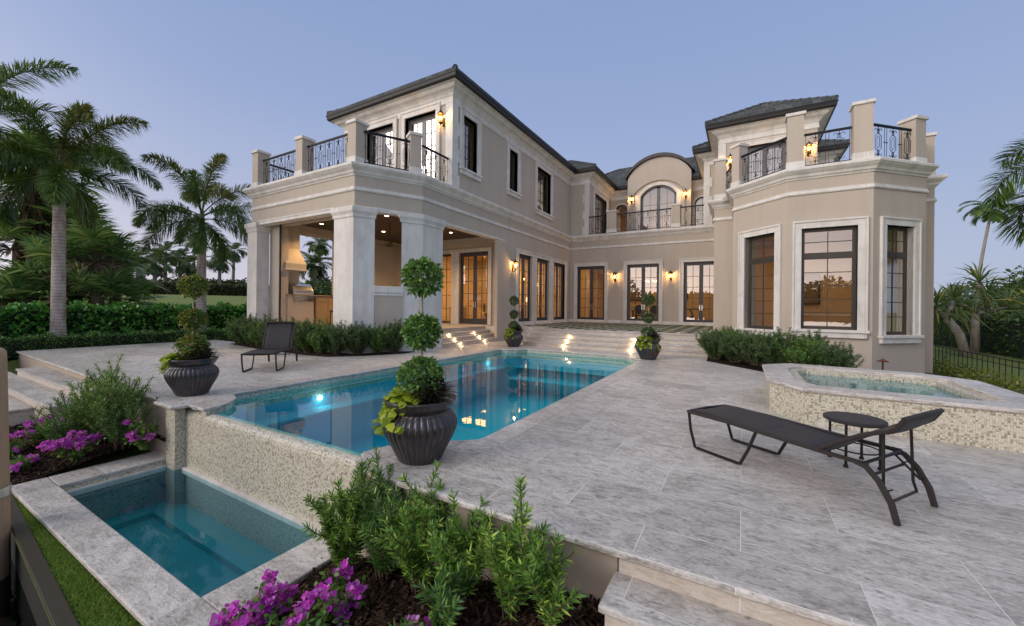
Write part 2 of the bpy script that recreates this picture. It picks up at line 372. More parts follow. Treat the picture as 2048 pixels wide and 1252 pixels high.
M['steel'] = simple('stainless_steel', (.62, .62, .63), .22, 1, .05, 4, .03)
M['cabinet'] = simple('tan_cabinet', (.42, .29, .15), .5, 0, .15, 4, .05)
M['granite'] = simple('granite_counter', (.30, .24, .18), .3, 0, .5, 60, .05)
M['bulb'] = m_emit('lamp_glow', (1, .66, .30), 30); M['bulb_soft'] = m_emit('lamp_shade_glow', (1, .62, .25), 5)
M['downlight'] = m_emit('downlight_glow', (1, .72, .42), 25); M['steplight'] = m_emit('step_light_glow', (1, .70, .38), 32); M['poollight'] = m_emit('pool_light_glow', (.75, .95, 1), 9)
M['lantern_glass'] = m_glass('lantern_glass', (1, .86, .6), .0)
M['lantern'] = simple('lantern_bronze', (.06, .032, .015), .4, .6, .2, 20, .1)
M['copper'] = simple('copper_path_light', (.20, .075, .04), .4, .7, .2, 20, .1)
M['conc'] = simple('basin_wall_render', (.44, .36, .29), .85, 0, .08, 3, .1)
M['darkboard'] = m_wood('dark_board', (.006, .007, .005), (.02, .02, .013), (2, 14, 14)); M['post'] = m_wood('rough_tan_wood', (.30, .19, .11), (.52, .36, .23), (14, 14, 1.2)); M['brace'] = m_wood('weathered_olive_board', (.018, .013, .006), (.05, .038, .018), (2, 14, 14))  # canal wall boards are toned darker than the timber cap
M['tarp'] = simple('dark_green_canvas', (.006, .022, .020), .75, 0, .3, 5, .1)
# ================================================================== ground, deck, pools
from mathutils.geometry import tessellate_polygon
def sstep(a, b, x):
    t = np.clip((x - a) / (b - a), 0, 1); return t * t * (3 - 2 * t)
def hground(x, y):
    x = np.asarray(x, float); y = np.asarray(y, float)
    d = np.hypot(x, y)
    h = np.full_like(x, -.98)
    mound = -.35 + 3.35 * (1 - np.exp(-np.maximum(0, d - 25) / 19.0))
    h = h + sstep(-19.0, -20.6, x) * sstep(1.0, 3.5, y) * .80
    h = h + (mound - h) * sstep(-24, -30, x)
    h = h + sstep(3.2, 6, x) * .12 * sstep(4, 9, y)
    h = h + .12 * np.sin(x * .11 + 1) * np.cos(y * .09) * sstep(30, 60, d)
    return h
def terrain():
    xs = np.array(sorted(set([-600, -400, -250, -180, -140, -110, -95, -85, -78] + list(np.arange(-72, -24, 3.0)) + [-24, -23, -22, -21.2, -20.3, -19.6, -18, -16, -13, -11, -9.8, -8.52, -7, -5.5, -3.62, -2.6, -.5, 1, 2.5, 3.2, 4, 5, 6, 8, 10, 13, 17, 22, 28, 36, 50, 80, 140, 250, 400, 600])))
    ys = np.array(sorted(set([-40, -20, -10, -5, -2, 0, .6, 1.1, 1.32, 2.0, 2.9, 3.5, 4.5, 6, 8, 9.5, 10.5, 12, 14, 16, 18, 20, 23, 26, 30, 35, 40, 45, 50, 56, 62, 70, 80, 95, 115, 140, 180, 250, 400, 700])))
    X, Y = np.meshgrid(xs, ys); Z = hground(X, Y); Vv = np.stack([X.ravel(), Y.ravel(), Z.ravel()], 1); n = len(xs); F = []
    for j in range(len(ys) - 1):
        for i in range(n - 1):
            cx_, cy_ = (xs[i] + xs[i + 1]) / 2, (ys[j] + ys[j + 1]) / 2
            if cx_ < -3.62 and cy_ < (1.32 if cx_ > -18 else .6): continue
            if (-8.52 < cx_ < -3.62 and 1.32 < cy_ < 2.95) or (-19.6 < cx_ < 3.2 and 2.9 < cy_ < 9.5) or (-9.8 < cx_ < -.5 and 9 < cy_ < 16): continue
            F.append((j * n + i, j * n + i + 1, (j + 1) * n + i + 1, (j + 1) * n + i))
    o = fastmesh('lawn', Vv, F, M['lawn'], smooth=True); tag(o, kind='structure')
terrain()
def sheet(name, poly, z, mat, kind='structure', parent=None):
    """flat polygon; z number or function"""
    zf = z if callable(z) else (lambda x, y: z)
    tri = tessellate_polygon([[Vector((x, y, 0)) for x, y in poly]])
    b = MB(); b.add([(x, y, zf(x, y)) for x, y in poly], [tuple(t) for t in tri])
    me = bpy.data.meshes.new(name); me.from_pydata(b.v, [], b.f); me.materials.append(mat); bm = bmesh.new(); bm.from_mesh(me)
    for f in bm.faces:
        if f.normal.z < 0: f.normal_flip()
    bm.to_mesh(me); bm.free(); boxuv(me); o = bpy.data.objects.new(name, me); lk(o, parent)
    if kind: tag(o, kind=kind)
    return o
# pool outline, from the left weir pier round to the right one
WY = 2.96
def arc(c, r, a0, a1, n): return [(c[0] + r * math.cos(R(a0 + (a1 - a0) * i / n)), c[1] + r * math.sin(R(a0 + (a1 - a0) * i / n))) for i in range(n + 1)]
POOL = [(-7.08, WY)] + [(-7.12, 3.12), (-7.20, 3.28), (-7.34, 3.44), (-7.52, 3.56), (-7.72, 3.62), (-7.86, 3.64), (-7.86, 3.80)] + \
       [(-7.83, 12.75), (-7.60, 12.80), (-7.30, 13.02), (-7.08, 13.40), (-3.42, 13.40), (-3.20, 13.0), (-2.92, 12.80), (-2.70, 12.75)] + \
       [(-2.70, 4.12), (-2.72, 3.95), (-2.88, 3.80), (-3.10, 3.68), (-3.30, 3.50), (-3.46, 3.28), (-3.55, WY)]
DECK = [(-20.2, 3.18), (-16.2, 3.05), (-8.30, 2.84), (-8.24, 2.74), (-7.64, 2.74), (-7.58, WY)] + POOL + [(-3.28, 2.66), (-.70, 2.66), (6.5, 2.72), (6.5, 6.6), (3.3, 6.7), (3.3, 10.0),
        (1.6, 10.9), (.75, 11.75), (.0, 12.55), (-.85, 13.6), (-1.0, 16.2), (-9.9, 17.2), (-9.86, 10.6), (-10.3, 9.8), (-10.95, 8.7), (-20.2, 8.7)]
sheet('pool_deck', DECK, 0.0, M['trav'])
# deck edging (bullnose) and the walls under the open edges
def edging(name, path, z=0.0, out=.035, h=.05, mat=None):
    b = MB(); b.sweep(path, [(-.02, z - h), (out - .012, z - h), (out, z - h + .012), (out, z - .014), (out - .014, z + .0005), (-.02, z + .0005)]); o = b.build(name, mat or M['coping']); return o
tag(edging('deck_edging', [(-20.2, 8.7), (-20.2, 3.18), (-16.2, 3.05), (-8.30, 2.84), (-8.24, 2.74), (-7.64, 2.74), (-7.58, WY)]), kind='structure')
tag(edging('deck_edging', [(-3.32, WY), (-3.28, 2.66), (-.70, 2.66), (6.5, 2.72)]), kind='structure')
b = MB(); b.sweep([(-20.2, 8.7), (-20.2, 3.2), (-16.2, 3.07), (-8.30, 2.87), (-7.9, 2.87)], [(-.2, -1.3), (0, -1.3), (0, -.05), (-.2, -.05)])
tag(b.build('retaining_wall', M['conc']), 'tan rendered retaining wall under the left deck edge behind the flowering bushes', 'wall')
b = MB(); b.sweep([(-3.30, 2.70), (-.72, 2.70)], [(-.2, -1.3), (0, -1.3), (0, -.05), (-.2, -.05)])
tag(b.build('retaining_wall', M['conc']), 'smooth tan retaining wall behind the feathery green bushes beside the front steps', 'wall')
# front steps, right and left
b = MB()
for k in range(1, 4):
    y1 = 2.70 - .34 * (k - 1)
    b.box(-.70, y1 - .34, -1.4, 6.5, y1, -.165 * k - .048 if k else 0)
o = b.build('deck_steps', M['riser']); tag(o, kind='structure')
for k in range(1, 4):
    b = MB(); y1 = 2.68 - .34 * (k - 1); z = -.165 * k
    b.box(-.73, y1 - .365, z - .046, 6.5, y1 + .01, z); tag(b.build('step_tread', M['trav'], bevel=.012), kind='structure')
b = MB(); b.box(-.70, 2.675, -.165, 6.5, 2.72, -.05); tag(b.build('step_riser', M['riser']), kind='structure')
for (x0, x1, y0, y1, z) in ((-16.5, -11.25, 2.56, 3.1, -.165), (-19.5, -11.05, 2.10, 2.62, -.33), (-19.5, -12.2, 1.2, 2.14, -.50)):
    b = MB(); b.box(x0 + .03, y0 + .03, -1.3, x1 - .03, y1, z - .046); tag(b.build('step_riser', M['riser']), kind='structure')
    b = MB(); b.box(x0, y0, z - .046, x1, y1 - .02, z); tag(b.build('step_tread', M['trav'], bevel=.012), kind='structure')
# ------------------------------------------------------------------ swimming pool
WZ = -.115
pool = empty('swimming_pool', (-5.3, 8, 0), 0, 'long blue swimming pool with a mosaic spillway edge in front of the house', 'pool')
def rel(mb, o):  # build in world numbers, parent to an empty at o.location
    x, y, z = o.location; mb.v = [(a - x, b_ - y, c - z) for a, b_, c in mb.v]; return mb
inner = [(-7.38, 2.66), (-7.30, WY)] + POOL[0:]
b = MB(); b.sweep(POOL, [(-.30, -.045), (.0, -.045), (.022, -.035), (.022, -.010), (.010, .004), (-.30, .004)]); rel(b, pool).build('coping', M['coping'], pool)
b = MB(); b.sweep(POOL, [(-.12, -.34), (-.004, -.34), (-.004, -.044), (-.12, -.044)]); rel(b, pool).build('waterline_tile', M['mosaic'], pool)
b = MB(); b.sweep([(-7.12, WY + .1)] + POOL[2:-2] + [(-3.5, WY + .1)], [(-.14, -1.55), (-.0, -1.55), (-.0, -.338), (-.14, -.338)])
b.box(-8.2, WY + .1, -1.62, -2.4, 13.8, -1.55); b.box(-7.7, WY + .10, -1.6, -3.2, WY + .20, WZ - .02)
rel(b, pool).build('basin_shell', M['plaster'], pool)
b = MB(); b.box(-7.86, 3.85, -.62, -7.42, 12.7, -.58); b.box(-7.3, 12.75, -.62, -3.2, 13.38, -.58); b.box(-7.2, 12.2, -.95, -3.4, 12.76, -.91)
rel(b, pool).build('underwater_bench', M['plaster'], pool)
# spillway wall: curved, tiled
b = MB(); b.sweep([(-8.0, WY), (-2.95, WY)], [(-.20, -1.9), (.03, -1.9), (.03, WZ - .10), (.02, WZ - .05), (-.01, WZ - .012), (-.06, WZ + .003), (-.18, WZ - .004), (-.20, WZ - .03)])
rel(b, pool).build('spillway_wall', M['mosaic'], pool)
for x0, x1, y_ in ((-8.02, -7.70, 2.79), (-3.26, -2.9, 2.69)):
    b = MB(); b.box(x0, y_, -1.7, x1, WY - .032, -.046); rel(b, pool).build('spillway_pier', M['mosaic'], pool)
for x0, x1 in ((-7.60, -7.08), (-3.55, -3.26)):
    b = MB(); b.box(x0, WY - .045, -.046, x1, WY + .2, .002); rel(b, pool).build('coping', M['coping'], pool, bevel=.012)
for x, y in ((-7.855, 5.37), (-7.855, 11.9)):
    l = MB(); l.lathe([(.06, 0), (.06, .02), (.0, .022)], n=16); l.v = [(c, a_, bb) for a_, bb, c in l.v]
    rel(MB().add([(px + x, py + y, pz - .40) for px, py, pz in l.v], l.f), pool).build('pool_light', M['poollight'], pool)
    pl = bpy.data.lights.new('pool_lamp', 'POINT'); pl.energy = 1.5; pl.shadow_soft_size = .06; pl.color = (.8, .95, 1); po = bpy.data.objects.new('pool_lamp', pl); po.location = (x + .10 + 5.3, y - 8, -.42); lk(po, pool)
pw = POOL[0:1] + POOL[1:]
o = sheet('water', [(-7.1, WY + .06)] + POOL[1:-1] + [(-3.53, WY + .06)], WZ, M['water'])
# ------------------------------------------------------------------ catch basin
BZ = -.90; BW = -1.03
basin = empty('catch_basin', (-6, 2.1, BZ), 0, 'low travertine-edged catch basin of teal water below the spillway', 'pool')
IL, IR, IF = -8.04, -3.98, 1.635
b = MB(); b.box(-8.58, 1.28, BZ - .055, -3.5, IF, BZ); rel(b, basin).build('coping', M['coping'], basin, bevel=.014)
b = MB(); b.box(-8.58, IF + .002, BZ - .055, IL, WY - .03, BZ); rel(b, basin).build('coping', M['coping'], basin, bevel=.014)
b = MB(); b.box(IR, IF + .002, BZ - .055, -3.5, WY - .03, BZ); rel(b, basin).build('coping', M['coping'], basin, bevel=.014)
b = MB(); b.box(IL - .10, IF - .04, -1.75, IL - .01, WY - .032, BZ - .054); b.box(IR + .01, IF - .04, -1.75, IR + .10, WY - .032, BZ - .054); b.box(IL - .008, IF - .10, -1.75, IR + .008, IF - .02, BZ - .054)
rel(b, basin).build('tile_lining', M['mosaic'], basin)
b = MB(); b.box(-8.54, 1.32, -1.9, IL - .22, WY - .05, BZ - .054); b.box(IR + .12, 1.32, -1.9, -3.54, WY - .05, BZ - .054); b.box(IL - .22, 1.32, -1.9, IR + .12, IF - .12, BZ - .054); rel(b, basin).build('outer_wall', M['conc'], basin)
b = MB(); b.box(IL - .1, IF - .1, -1.72, IR + .1, WY, -1.66); b.box(IL, WY - .42, -1.66, IR, WY - .032, -1.58); b.box(IL, IF, -1.66, IL + .3, WY - .42, -1.58); rel(b, basin).build('basin_floor', M['plaster2'], basin)
b = MB(); b.box(IL - .006, WY - .037, -1.66, IR + .006, WY - .0335, BW - .062); b.box(IL - .009, IF - .01, -1.66, IL - .004, WY - .038, BW - .062); b.box(-8.024, 2.786, -1.66, -7.696, 2.789, BW - .005); b.box(-7.699, 2.789, -1.66, -7.695, WY - .04, BW - .005); rel(b, basin).build('submerged_tile', M['wet'], basin)
b = MB(); b.box(-7.69, WY - .085, BW - .06, IR, WY - .033, BW + .024); b.box(IL - .008, IF, BW - .06, IL + .04, WY - .087, BW + .022); rel(b, basin).build('stone_ledge', M['stone'], basin)
sheet('water', [(IL - .02, IF - .03), (IR + .02, IF - .03), (IR + .02, WY - .02), (IL - .02, WY - .02)], BW, M['basin_water'])
# ------------------------------------------------------------------ raised spa
SZ = .5
SPA = [(.38, 7.55), (.76, 6.92), (2.78, 6.84), (3.22, 7.3), (3.22, 9.2), (2.72, 9.72), (.86, 9.92), (.38, 9.4)]
spa = empty('raised_spa', (1.8, 8.4, 0), 0, 'raised octagonal spa clad in cream mosaic with a pale stone rim', 'hot tub')
b = MB(); b.sweep(SPA, [(-.36, SZ - .052), (.03, SZ - .052), (.04, SZ - .04), (.04, SZ - .012), (.028, SZ), (-.348, SZ), (-.36, SZ - .012)], closed=True); rel(b, spa).build('coping', M['coping'], spa)
b = MB(); b.sweep(SPA, [(-.16, 0), (0, 0), (0, SZ - .05), (-.16, SZ - .05)], closed=True); b.sweep(SPA, [(-.5, -.6), (-.33, -.6), (-.33, SZ - .051), (-.5, SZ - .051)], closed=True); rel(b, spa).build('mosaic_wall', M['mosaic'], spa)
cxs = sum(p[0] for p in SPA) / 8; cys = sum(p[1] for p in SPA) / 8
ins = [(cxs + (x - cxs) * .80, cys + (y - cys) * .80) for x, y in SPA]
b = MB(); b.prism(ins, -.62, -.25); rel(b, spa).build('spa_floor', M['plaster'], spa)
sheet('water', [(cxs + (x - cxs) * .76, cys + (y - cys) * .76) for x, y in SPA], SZ - .12, M['spa_water'])
# ------------------------------------------------------------------ terrace and its steps
TZ = .66
b = MB()
for k in range(4):
    y0 = 14.6 + .30 * k; z = .165 * (k + 1)
    b.box(-7.9 - .0 * k, y0 + .03, z - .165, -1.0, y0 + .4, z - .042)
tag(b.build('terrace_step_riser', M['riser']), kind='structure')
for k in range(4):
    y0 = 14.6 + .30 * k; z = .165 * (k + 1); b = MB(); b.box(-7.93, y0, z - .042, -1.0, y0 + (.33 if k < 3 else .5), z + (.002 if k == 3 else 0)); tag(b.build('terrace_step', M['trav'], bevel=.01), kind='structure')
b = MB(); b.prism([(-7.9, 15.95), (-1.0, 15.95), (-1.0, 19.0), (-1.08, 24.56), (-9.85, 24.56), (-9.85, 16.9), (-7.9, 16.9)], 0, TZ); tag(b.build('terrace', M['trav']), kind='structure')
# diagonal turf strips between the terrace pavers
b = MB(); ST = .80
def clip(x0, y0, dx, dy, box):
    t0, t1 = -1e9, 1e9
    for p, d, lo, hi in ((x0, dx, box[0], box[2]), (y0, dy, box[1], box[3])):
        a, c = (lo - p) / d, (hi - p) / d
        if a > c: a, c = c, a
        t0, t1 = max(t0, a), min(t1, c)
    return (t0, t1) if t1 - t0 > .1 else None
for sgn in (1, -1):
    for k in range(-60, 61):
        x0 = -5.5 + k * ST * 1.414
        for bx in ((-7.6, 16.2, -1.25, 24.0), (-9.5, 17.3, -7.6, 24.0)):
            c = clip(x0, 19.5, .7071, .7071 * sgn, bx)
            if c:
                d = (.7071, .7071 * sgn); nrm = (-d[1], d[0]); b.obox((x0, 19.5), d, nrm, c[0], c[1], -.08, .08, TZ, TZ + (.012 if sgn > 0 else .015))
M['turf'] = simple('turf_strip_green', (.035, .065, .016), .95, 0, .4, 25, .8)
tag(b.build('turf_strip', M['turf']), kind='stuff')
# planting beds
sheet('mulch_bed', [(-17.4, 8.62), (-17.6, 8.1), (-15, 7.75), (-12, 7.62), (-11, 7.75), (-10.3, 8.5), (-9.72, 9.75), (-9.8, 10.3), (-10.2, 9.98), (-10.95, 8.62)], lambda x, y: .022, M['mulch'])
sheet('mulch_bed', [(-.95, 13.5), (.0, 12.5), (.78, 11.7), (1.65, 10.85), (3.3, 9.7), (3.3, 7), (5.6, 9.5), (6.6, 14), (6.4, 19.1), (-1.0, 19.1), (-1.0, 16.2)], lambda x, y: .02 - .62 * max(0, min(1, (x - 3.2) / 2.0)), M['mulch'])
def zbed(x, y):
    if x < -5: return -.62 - .30 * max(0, min(1, (2.85 - y) / 1.5)) - .03
    return -.955 + .52 * max(0, min(1, (x + 3.4) / 2.4)) - .02 * (2.6 - y)
def bedmesh(poly, res=.12):
    xs = np.arange(min(p[0] for p in poly), max(p[0] for p in poly) + res, res); ys = np.arange(min(p[1] for p in poly), max(p[1] for p in poly) + res, res)
    rg = np.random.default_rng(4); Vv = []; F = []
    def ins_(x, y):
        c = False
        for i in range(len(poly)):
            (x1, y1), (x2, y2) = poly[i], poly[i - 1]
            if (y1 > y) != (y2 > y) and x < (x2 - x1) * (y - y1) / (y2 - y1) + x1: c = not c
        return c
    n = len(xs)
    for y in ys:
        for x in xs: Vv.append((x, y, zbed(x, y) + rg.normal(0, .012)))
    for j in range(len(ys) - 1):
        for i in range(n - 1):
            if ins_((xs[i] + xs[i + 1]) / 2, (ys[j] + ys[j + 1]) / 2): F.append((j * n + i, j * n + i + 1, (j + 1) * n + i + 1, (j + 1) * n + i))
    o = fastmesh('mulch_bed', Vv, F, M['mulch'], smooth=True); tag(o, kind='structure')
    # loose chips of bark
    P = []; Q = []; m = int(len(F) * res * res * 1500)
    pick = rg.integers(0, len(F), m)
    for q in pick:
        v = Vv[F[q][0]]; x, y = v[0] + rg.random() * res, v[1] + rg.random() * res; a = rg.random() * 6.28; l = .012 + rg.random() * .035; w = .004 + rg.random() * .007; t = rg.normal(0, .45); z = zbed(x, y) + .012 + rg.random() * .018
        dx, dy = math.cos(a) * l, math.sin(a) * l; ex, ey = -math.sin(a) * w, math.cos(a) * w; k = len(P)
        P += [(x - dx - ex, y - dy - ey, z - t * l), (x + dx - ex, y + dy - ey, z + t * l), (x + dx + ex, y + dy + ey, z + t * l + .004), (x - dx + ex, y - dy + ey, z - t * l + .004)]; Q.append((k, k + 1, k + 2, k + 3))
    tag(fastmesh('bark_chips', P, Q, M['chip']), kind='stuff')
bedmesh([(-14, .3), (-8.62, .3), (-8.6, 1.3), (-8.6, 2.9), (-7.8, 2.9), (-8.4, 2.86), (-11.2, 2.95), (-11.1, 2.1), (-12.3, 2.05), (-12.3, 1.2), (-14, 1.2)])
bedmesh([(-3.62, .4), (-.60, .4), (-.69, 2.7), (-3.4, 2.7), (-3.62, 2.9)])

sheet('lawn', [(-18, 1.78), (-12, 1.40), (-4.5, .92), (-3.0, .82), (-3.45, 1.325), (-18, 1.325), (-18.1, 1.6)][:5] + [(-8.55, 1.325), (-12.4, 1.9), (-18, 2.2)], -.99, M['lawn'])
# ================================================================== the house
HOUSE = empty('house', (0, 0, 0), 0, 'large two-storey beige stucco house with cream stone trim and slate-grey roofs', 'house')
ZC, ZT, ZO, Z2 = 5.82, 5.32, 4.75, 6.22      # cornice bottom, trim bottom, opening head, upper floor
class WF:
    """wall frame: s along p0->p1, d outward (right-hand side)"""
    def __init__(s, p0, p1):
        s.p0 = Vector(p0); v = Vector(p1) - s.p0; s.L = v.length; s.t = v.normalized(); s.n = Vector((s.t.y, -s.t.x))
    def P(s, a, d, z): q = s.p0 + s.t * a + s.n * d; return (q.x, q.y, z)
    def box(s, mb, a0, a1, d0, d1, z0, z1): mb.obox(tuple(s.p0), tuple(s.t), tuple(s.n), a0, a1, d0, d1, z0, z1)
def wall(p0, p1, z0, z1, holes=(), th=.3, mat=None, name='wall', ext=(0, 0)):
    f = WF(p0, p1); a0, a1 = -ext[0], f.L + ext[1]
    ss = sorted({a0, a1, *[h[0] for h in holes], *[h[1] for h in holes]}); zs = sorted({z0, z1, *[h[2] for h in holes], *[h[3] for h in holes]})
    ss = [q for q in ss if a0 <= q <= a1]; zs = [q for q in zs if z0 <= q <= z1]
    def solid(i, j):
        if i < 0 or j < 0 or i >= len(ss) - 1 or j >= len(zs) - 1: return False
        c, d = (ss[i] + ss[i + 1]) / 2, (zs[j] + zs[j + 1]) / 2
        return not any(h[0] < c < h[1] and h[2] < d < h[3] for h in holes)
    b = MB()
    for i in range(len(ss) - 1):
        for j in range(len(zs) - 1):
            if not solid(i, j): continue
            A, B, C, D = ss[i], ss[i + 1], zs[j], zs[j + 1]
            b.add([f.P(A, 0, C), f.P(B, 0, C), f.P(B, 0, D), f.P(A, 0, D)], [(0, 1, 2, 3)]); b.add([f.P(A, -th, C), f.P(B, -th, C), f.P(B, -th, D), f.P(A, -th, D)], [(3, 2, 1, 0)])
            if i > 0 and not solid(i - 1, j): b.add([f.P(A, 0, C), f.P(A, -th, C), f.P(A, -th, D), f.P(A, 0, D)], [(3, 2, 1, 0)])
            if i < len(ss) - 2 and not solid(i + 1, j): b.add([f.P(B, 0, C), f.P(B, -th, C), f.P(B, -th, D), f.P(B, 0, D)], [(0, 1, 2, 3)])
            if not solid(i, j - 1): b.add([f.P(A, 0, C), f.P(B, 0, C), f.P(B, -th, C), f.P(A, -th, C)], [(3, 2, 1, 0)])
            if not solid(i, j + 1): b.add([f.P(A, 0, D), f.P(B, 0, D), f.P(B, -th, D), f.P(A, -th, D)], [(0, 1, 2, 3)])
    b.build(name, mat or M['stucco'], HOUSE, fix=False); return f
def frect(f, mb, s0, s1, z0, z1, w, d0, d1):
    f.box(mb, s0, s0 + w, d0, d1, z0, z1); f.box(mb, s1 - w, s1, d0, d1, z0, z1); f.box(mb, s0 + w, s1 - w, d0, d1, z1 - w, z1)
def opening(f, s0, s1, z0, z1, kind='door', cols=2, rows=5, transom=None, cas=(.17, .05), sill=False, mat=None, rec=.13, sides='LRT', name=None, glass=None, head=True):
    """glazed door or window in a hole of frame f"""
    mat = mat or (M['door'] if kind == 'door' else M['bronze']); fr = MB(); dB, dF = -rec - .06, -rec; w = .055
    f.box(fr, s0, s0 + w, dB, dF, z0, z1); f.box(fr, s1 - w, s1, dB, dF, z0, z1); f.box(fr, s0 + w, s1 - w, dB, dF, z1 - w, z1)
    if kind != 'door': f.box(fr, s0 + w, s1 - w, dB, dF, z0, z0 + w)
    else: f.box(fr, s0 + w, s1 - w, dB, dF - .01, z0, z0 + .02)
    a0, a1, c0, c1 = s0 + w, s1 - w, z0 + (w if kind != 'door' else .02), z1 - w
    pan = []
    if kind == 'door':
        m = (a0 + a1) / 2; st, br, tr = .10, .26, .13
        for l0, l1 in ((a0, m - .002), (m + .002, a1)):
            f.box(fr, l0, l0 + st, dB + .005, dF - .008, c0, c1); f.box(fr, l1 - st, l1, dB + .005, dF - .008, c0, c1)
            f.box(fr, l0 + st, l1 - st, dB + .005, dF - .008, c0, c0 + br); f.box(fr, l0 + st, l1 - st, dB + .005, dF - .008, c1 - tr, c1)
            pan.append((l0 + st, l1 - st, c0 + br, c1 - tr))
    else:
        sw = .045
        zones = [(c0, c1)] if not transom else [(c0, transom - .06), (transom + .06, c1)]
        if transom: f.box(fr, a0, a1, dB, dF + .004, transom - .06, transom + .06)
        for q0, q1 in zones:
            f.box(fr, a0, a0 + sw, dB + .005, dF - .006, q0, q1); f.box(fr, a1 - sw, a1, dB + .005, dF - .006, q0, q1)
            f.box(fr, a0 + sw, a1 - sw, dB + .005, dF - .006, q0, q0 + sw); f.box(fr, a0 + sw, a1 - sw, dB + .005, dF - .006, q1 - sw, q1)
            pan.append((a0 + sw, a1 - sw, q0 + sw, q1 - sw))
    gl = MB()
    for i, (p0, p1, q0, q1) in enumerate(pan):
        gd = (dB + dF) / 2; gl.add([f.P(p0, gd, q0), f.P(p1, gd, q0), f.P(p1, gd, q1), f.P(p0, gd, q1)], [(0, 1, 2, 3)])
        rr = rows if kind == 'door' or not transom or i == 0 else 2
        for k in range(1, cols): c = p0 + (p1 - p0) * k / cols; f.box(fr, c - .012, c + .012, gd - .016, gd + .016, q0, q1)
        for k in range(1, rr): c = q0 + (q1 - q0) * k / rr; f.box(fr, p0, p1, gd - .014, gd + .014, c - .012, c + .012)
    o = fr.build(name or ('french_door' if kind == 'door' else 'window'), mat, HOUSE)
    gl.build('pane', glass or M['glass'], o, fix=False)
    if kind == 'door':
        h = MB(); m = (s0 + s1) / 2
        for q in (m - .06, m + .06):
            f.box(h, q - .022, q + .022, dF - .008, dF + .004, z0 + .82, z0 + 1.12); h.tube([f.P(q, dF + .05, z0 + .96), f.P(q + (.09 if q > m else -.09), dF + .05, z0 + .96)], .011); h.tube([f.P(q, dF, z0 + .96), f.P(q, dF + .055, z0 + .96)], .012)
        h.build('handle', M['steel'], o)
    if cas:
        cw, cd = cas; c = MB()
        if 'L' in sides: f.box(c, s0 - cw, s0, -rec, cd, z0, z1); f.box(c, s0 - cw - .045, s0 - cw + .012, 0, cd + .032, z0, z1 + cw - .012)
        if 'R' in sides: f.box(c, s1, s1 + cw, -rec, cd, z0, z1); f.box(c, s1 + cw - .012, s1 + cw + .045, 0, cd + .032, z0, z1 + cw - .012)
        if head:
            l = s0 - (cw if 'L' in sides else 0); r = s1 + (cw if 'R' in sides else 0)
            f.box(c, l, r, -rec, cd, z1, z1 + cw - .0); f.box(c, l - .045, r + .045, 0, cd + .034, z1 + cw - .012, z1 + cw + .045)
        c.build('casing', M['stone'], o, bevel=.008)
    if sill:
        c = MB(); l, r = s0 - cas[0] - .075, s1 + cas[0] + .075
        f.box(c, l, r, -rec, .15, z0 - .09, z0 - .001); f.box(c, l + .05, r - .05, -.05, .10, z0 - .25, z0 - .091); c.build('sill', M['stone'], o, bevel=.012)
    return o
# ---------------------------------------------------------------- plan
XA, XB, XC, XE, XP = -17.1, -10.93, -9.84, -1.09, 5.63
YF, YC, YD, YP = 8.64, 10.6, 24.55, 19.0
BAY = [(-.35, 17.45), (1.25, 15.95), (3.40, 15.95), (5.0, 17.5)]
OUT = [(XA, 24.5), (XA, YF), (XB, YF), (XC, YC), (XC, YD), (XE, YD), (XE, YP), (-.35, YP)] + BAY + [(5.0, YP), (XP, YP), (XP, 32)]
# lower walls ------------------------------------------------------
# wing, over the porch openings
fF = wall((XA, YF), (XB, YF), ZO, Z2, th=.5, name='porch_beam'); fCh = wall((XB, YF), (XC, YC), ZO, Z2, th=.5, name='porch_beam', ext=(0, 0)); wall((XC, YC), (XC, 16.25), ZO, Z2, th=.5, name='porch_beam')
# wing side wall with three pairs of french doors
fS = wall((XC, 16.25), (XC, YD), 0, Z2, [(17.62 - 16.25, 19.16 - 16.25, .72, 4.29), (19.70 - 16.25, 21.33 - 16.25, .72, 4.29), (21.97 - 16.25, 23.68 - 16.25, .72, 4.29)], th=.3, ext=(0, .0))
for i, (a, c) in enumerate(((17.62, 19.16), (19.70, 21.33), (21.97, 23.68))):
    opening(fS, a - 16.25, c - 16.25, .72, 4.29, 'door', 2, 5, cas=(.2, .05), sides='L' if i == 0 else ('R' if i == 2 else ''), head=False)
c = MB(); fS.box(c, 17.42 - 16.25, 23.88 - 16.25, -.13, .05, 4.29, 4.47); fS.box(c, 17.37 - 16.25, 23.93 - 16.25, 0, .085, 4.46, 4.52)
fS.box(c, 19.162 - 16.25, 19.698 - 16.25, -.13, .03, .66, 4.29); fS.box(c, 21.332 - 16.25, 21.968 - 16.25, -.13, .03, .66, 4.29); fS.box(c, 17.42 - 16.25, 23.88 - 16.25, -.3, .06, .60, .70)
c.build('door_surround', M['stone'], HOUSE, bevel=.008)
# courtyard back wall
DX = [(-9.30, -7.51), (-6.12, -4.27), (-2.93, -1.15)]
fD = wall((XC, YD), (XE, YD), 0, Z2, [(x0 - XC, min(x1, XE - .02) - XC, .68, 4.22) for x0, x1 in DX], th=.3)
for x0, x1 in DX: opening(fD, x0 - XC, min(x1, XE - .02) - XC, .68, 4.22, 'door', 2, 5, cas=(.18, .05))
# base moulding along terrace walls
c = MB(); c.sweep([(XC, 16.95), (XC, YD), (XE, YD)], [(0, TZ), (.04, TZ), (.04, TZ + .14), (.02, TZ + .17), (0, TZ + .17)]); c.build('plinth', M['stone'], HOUSE)
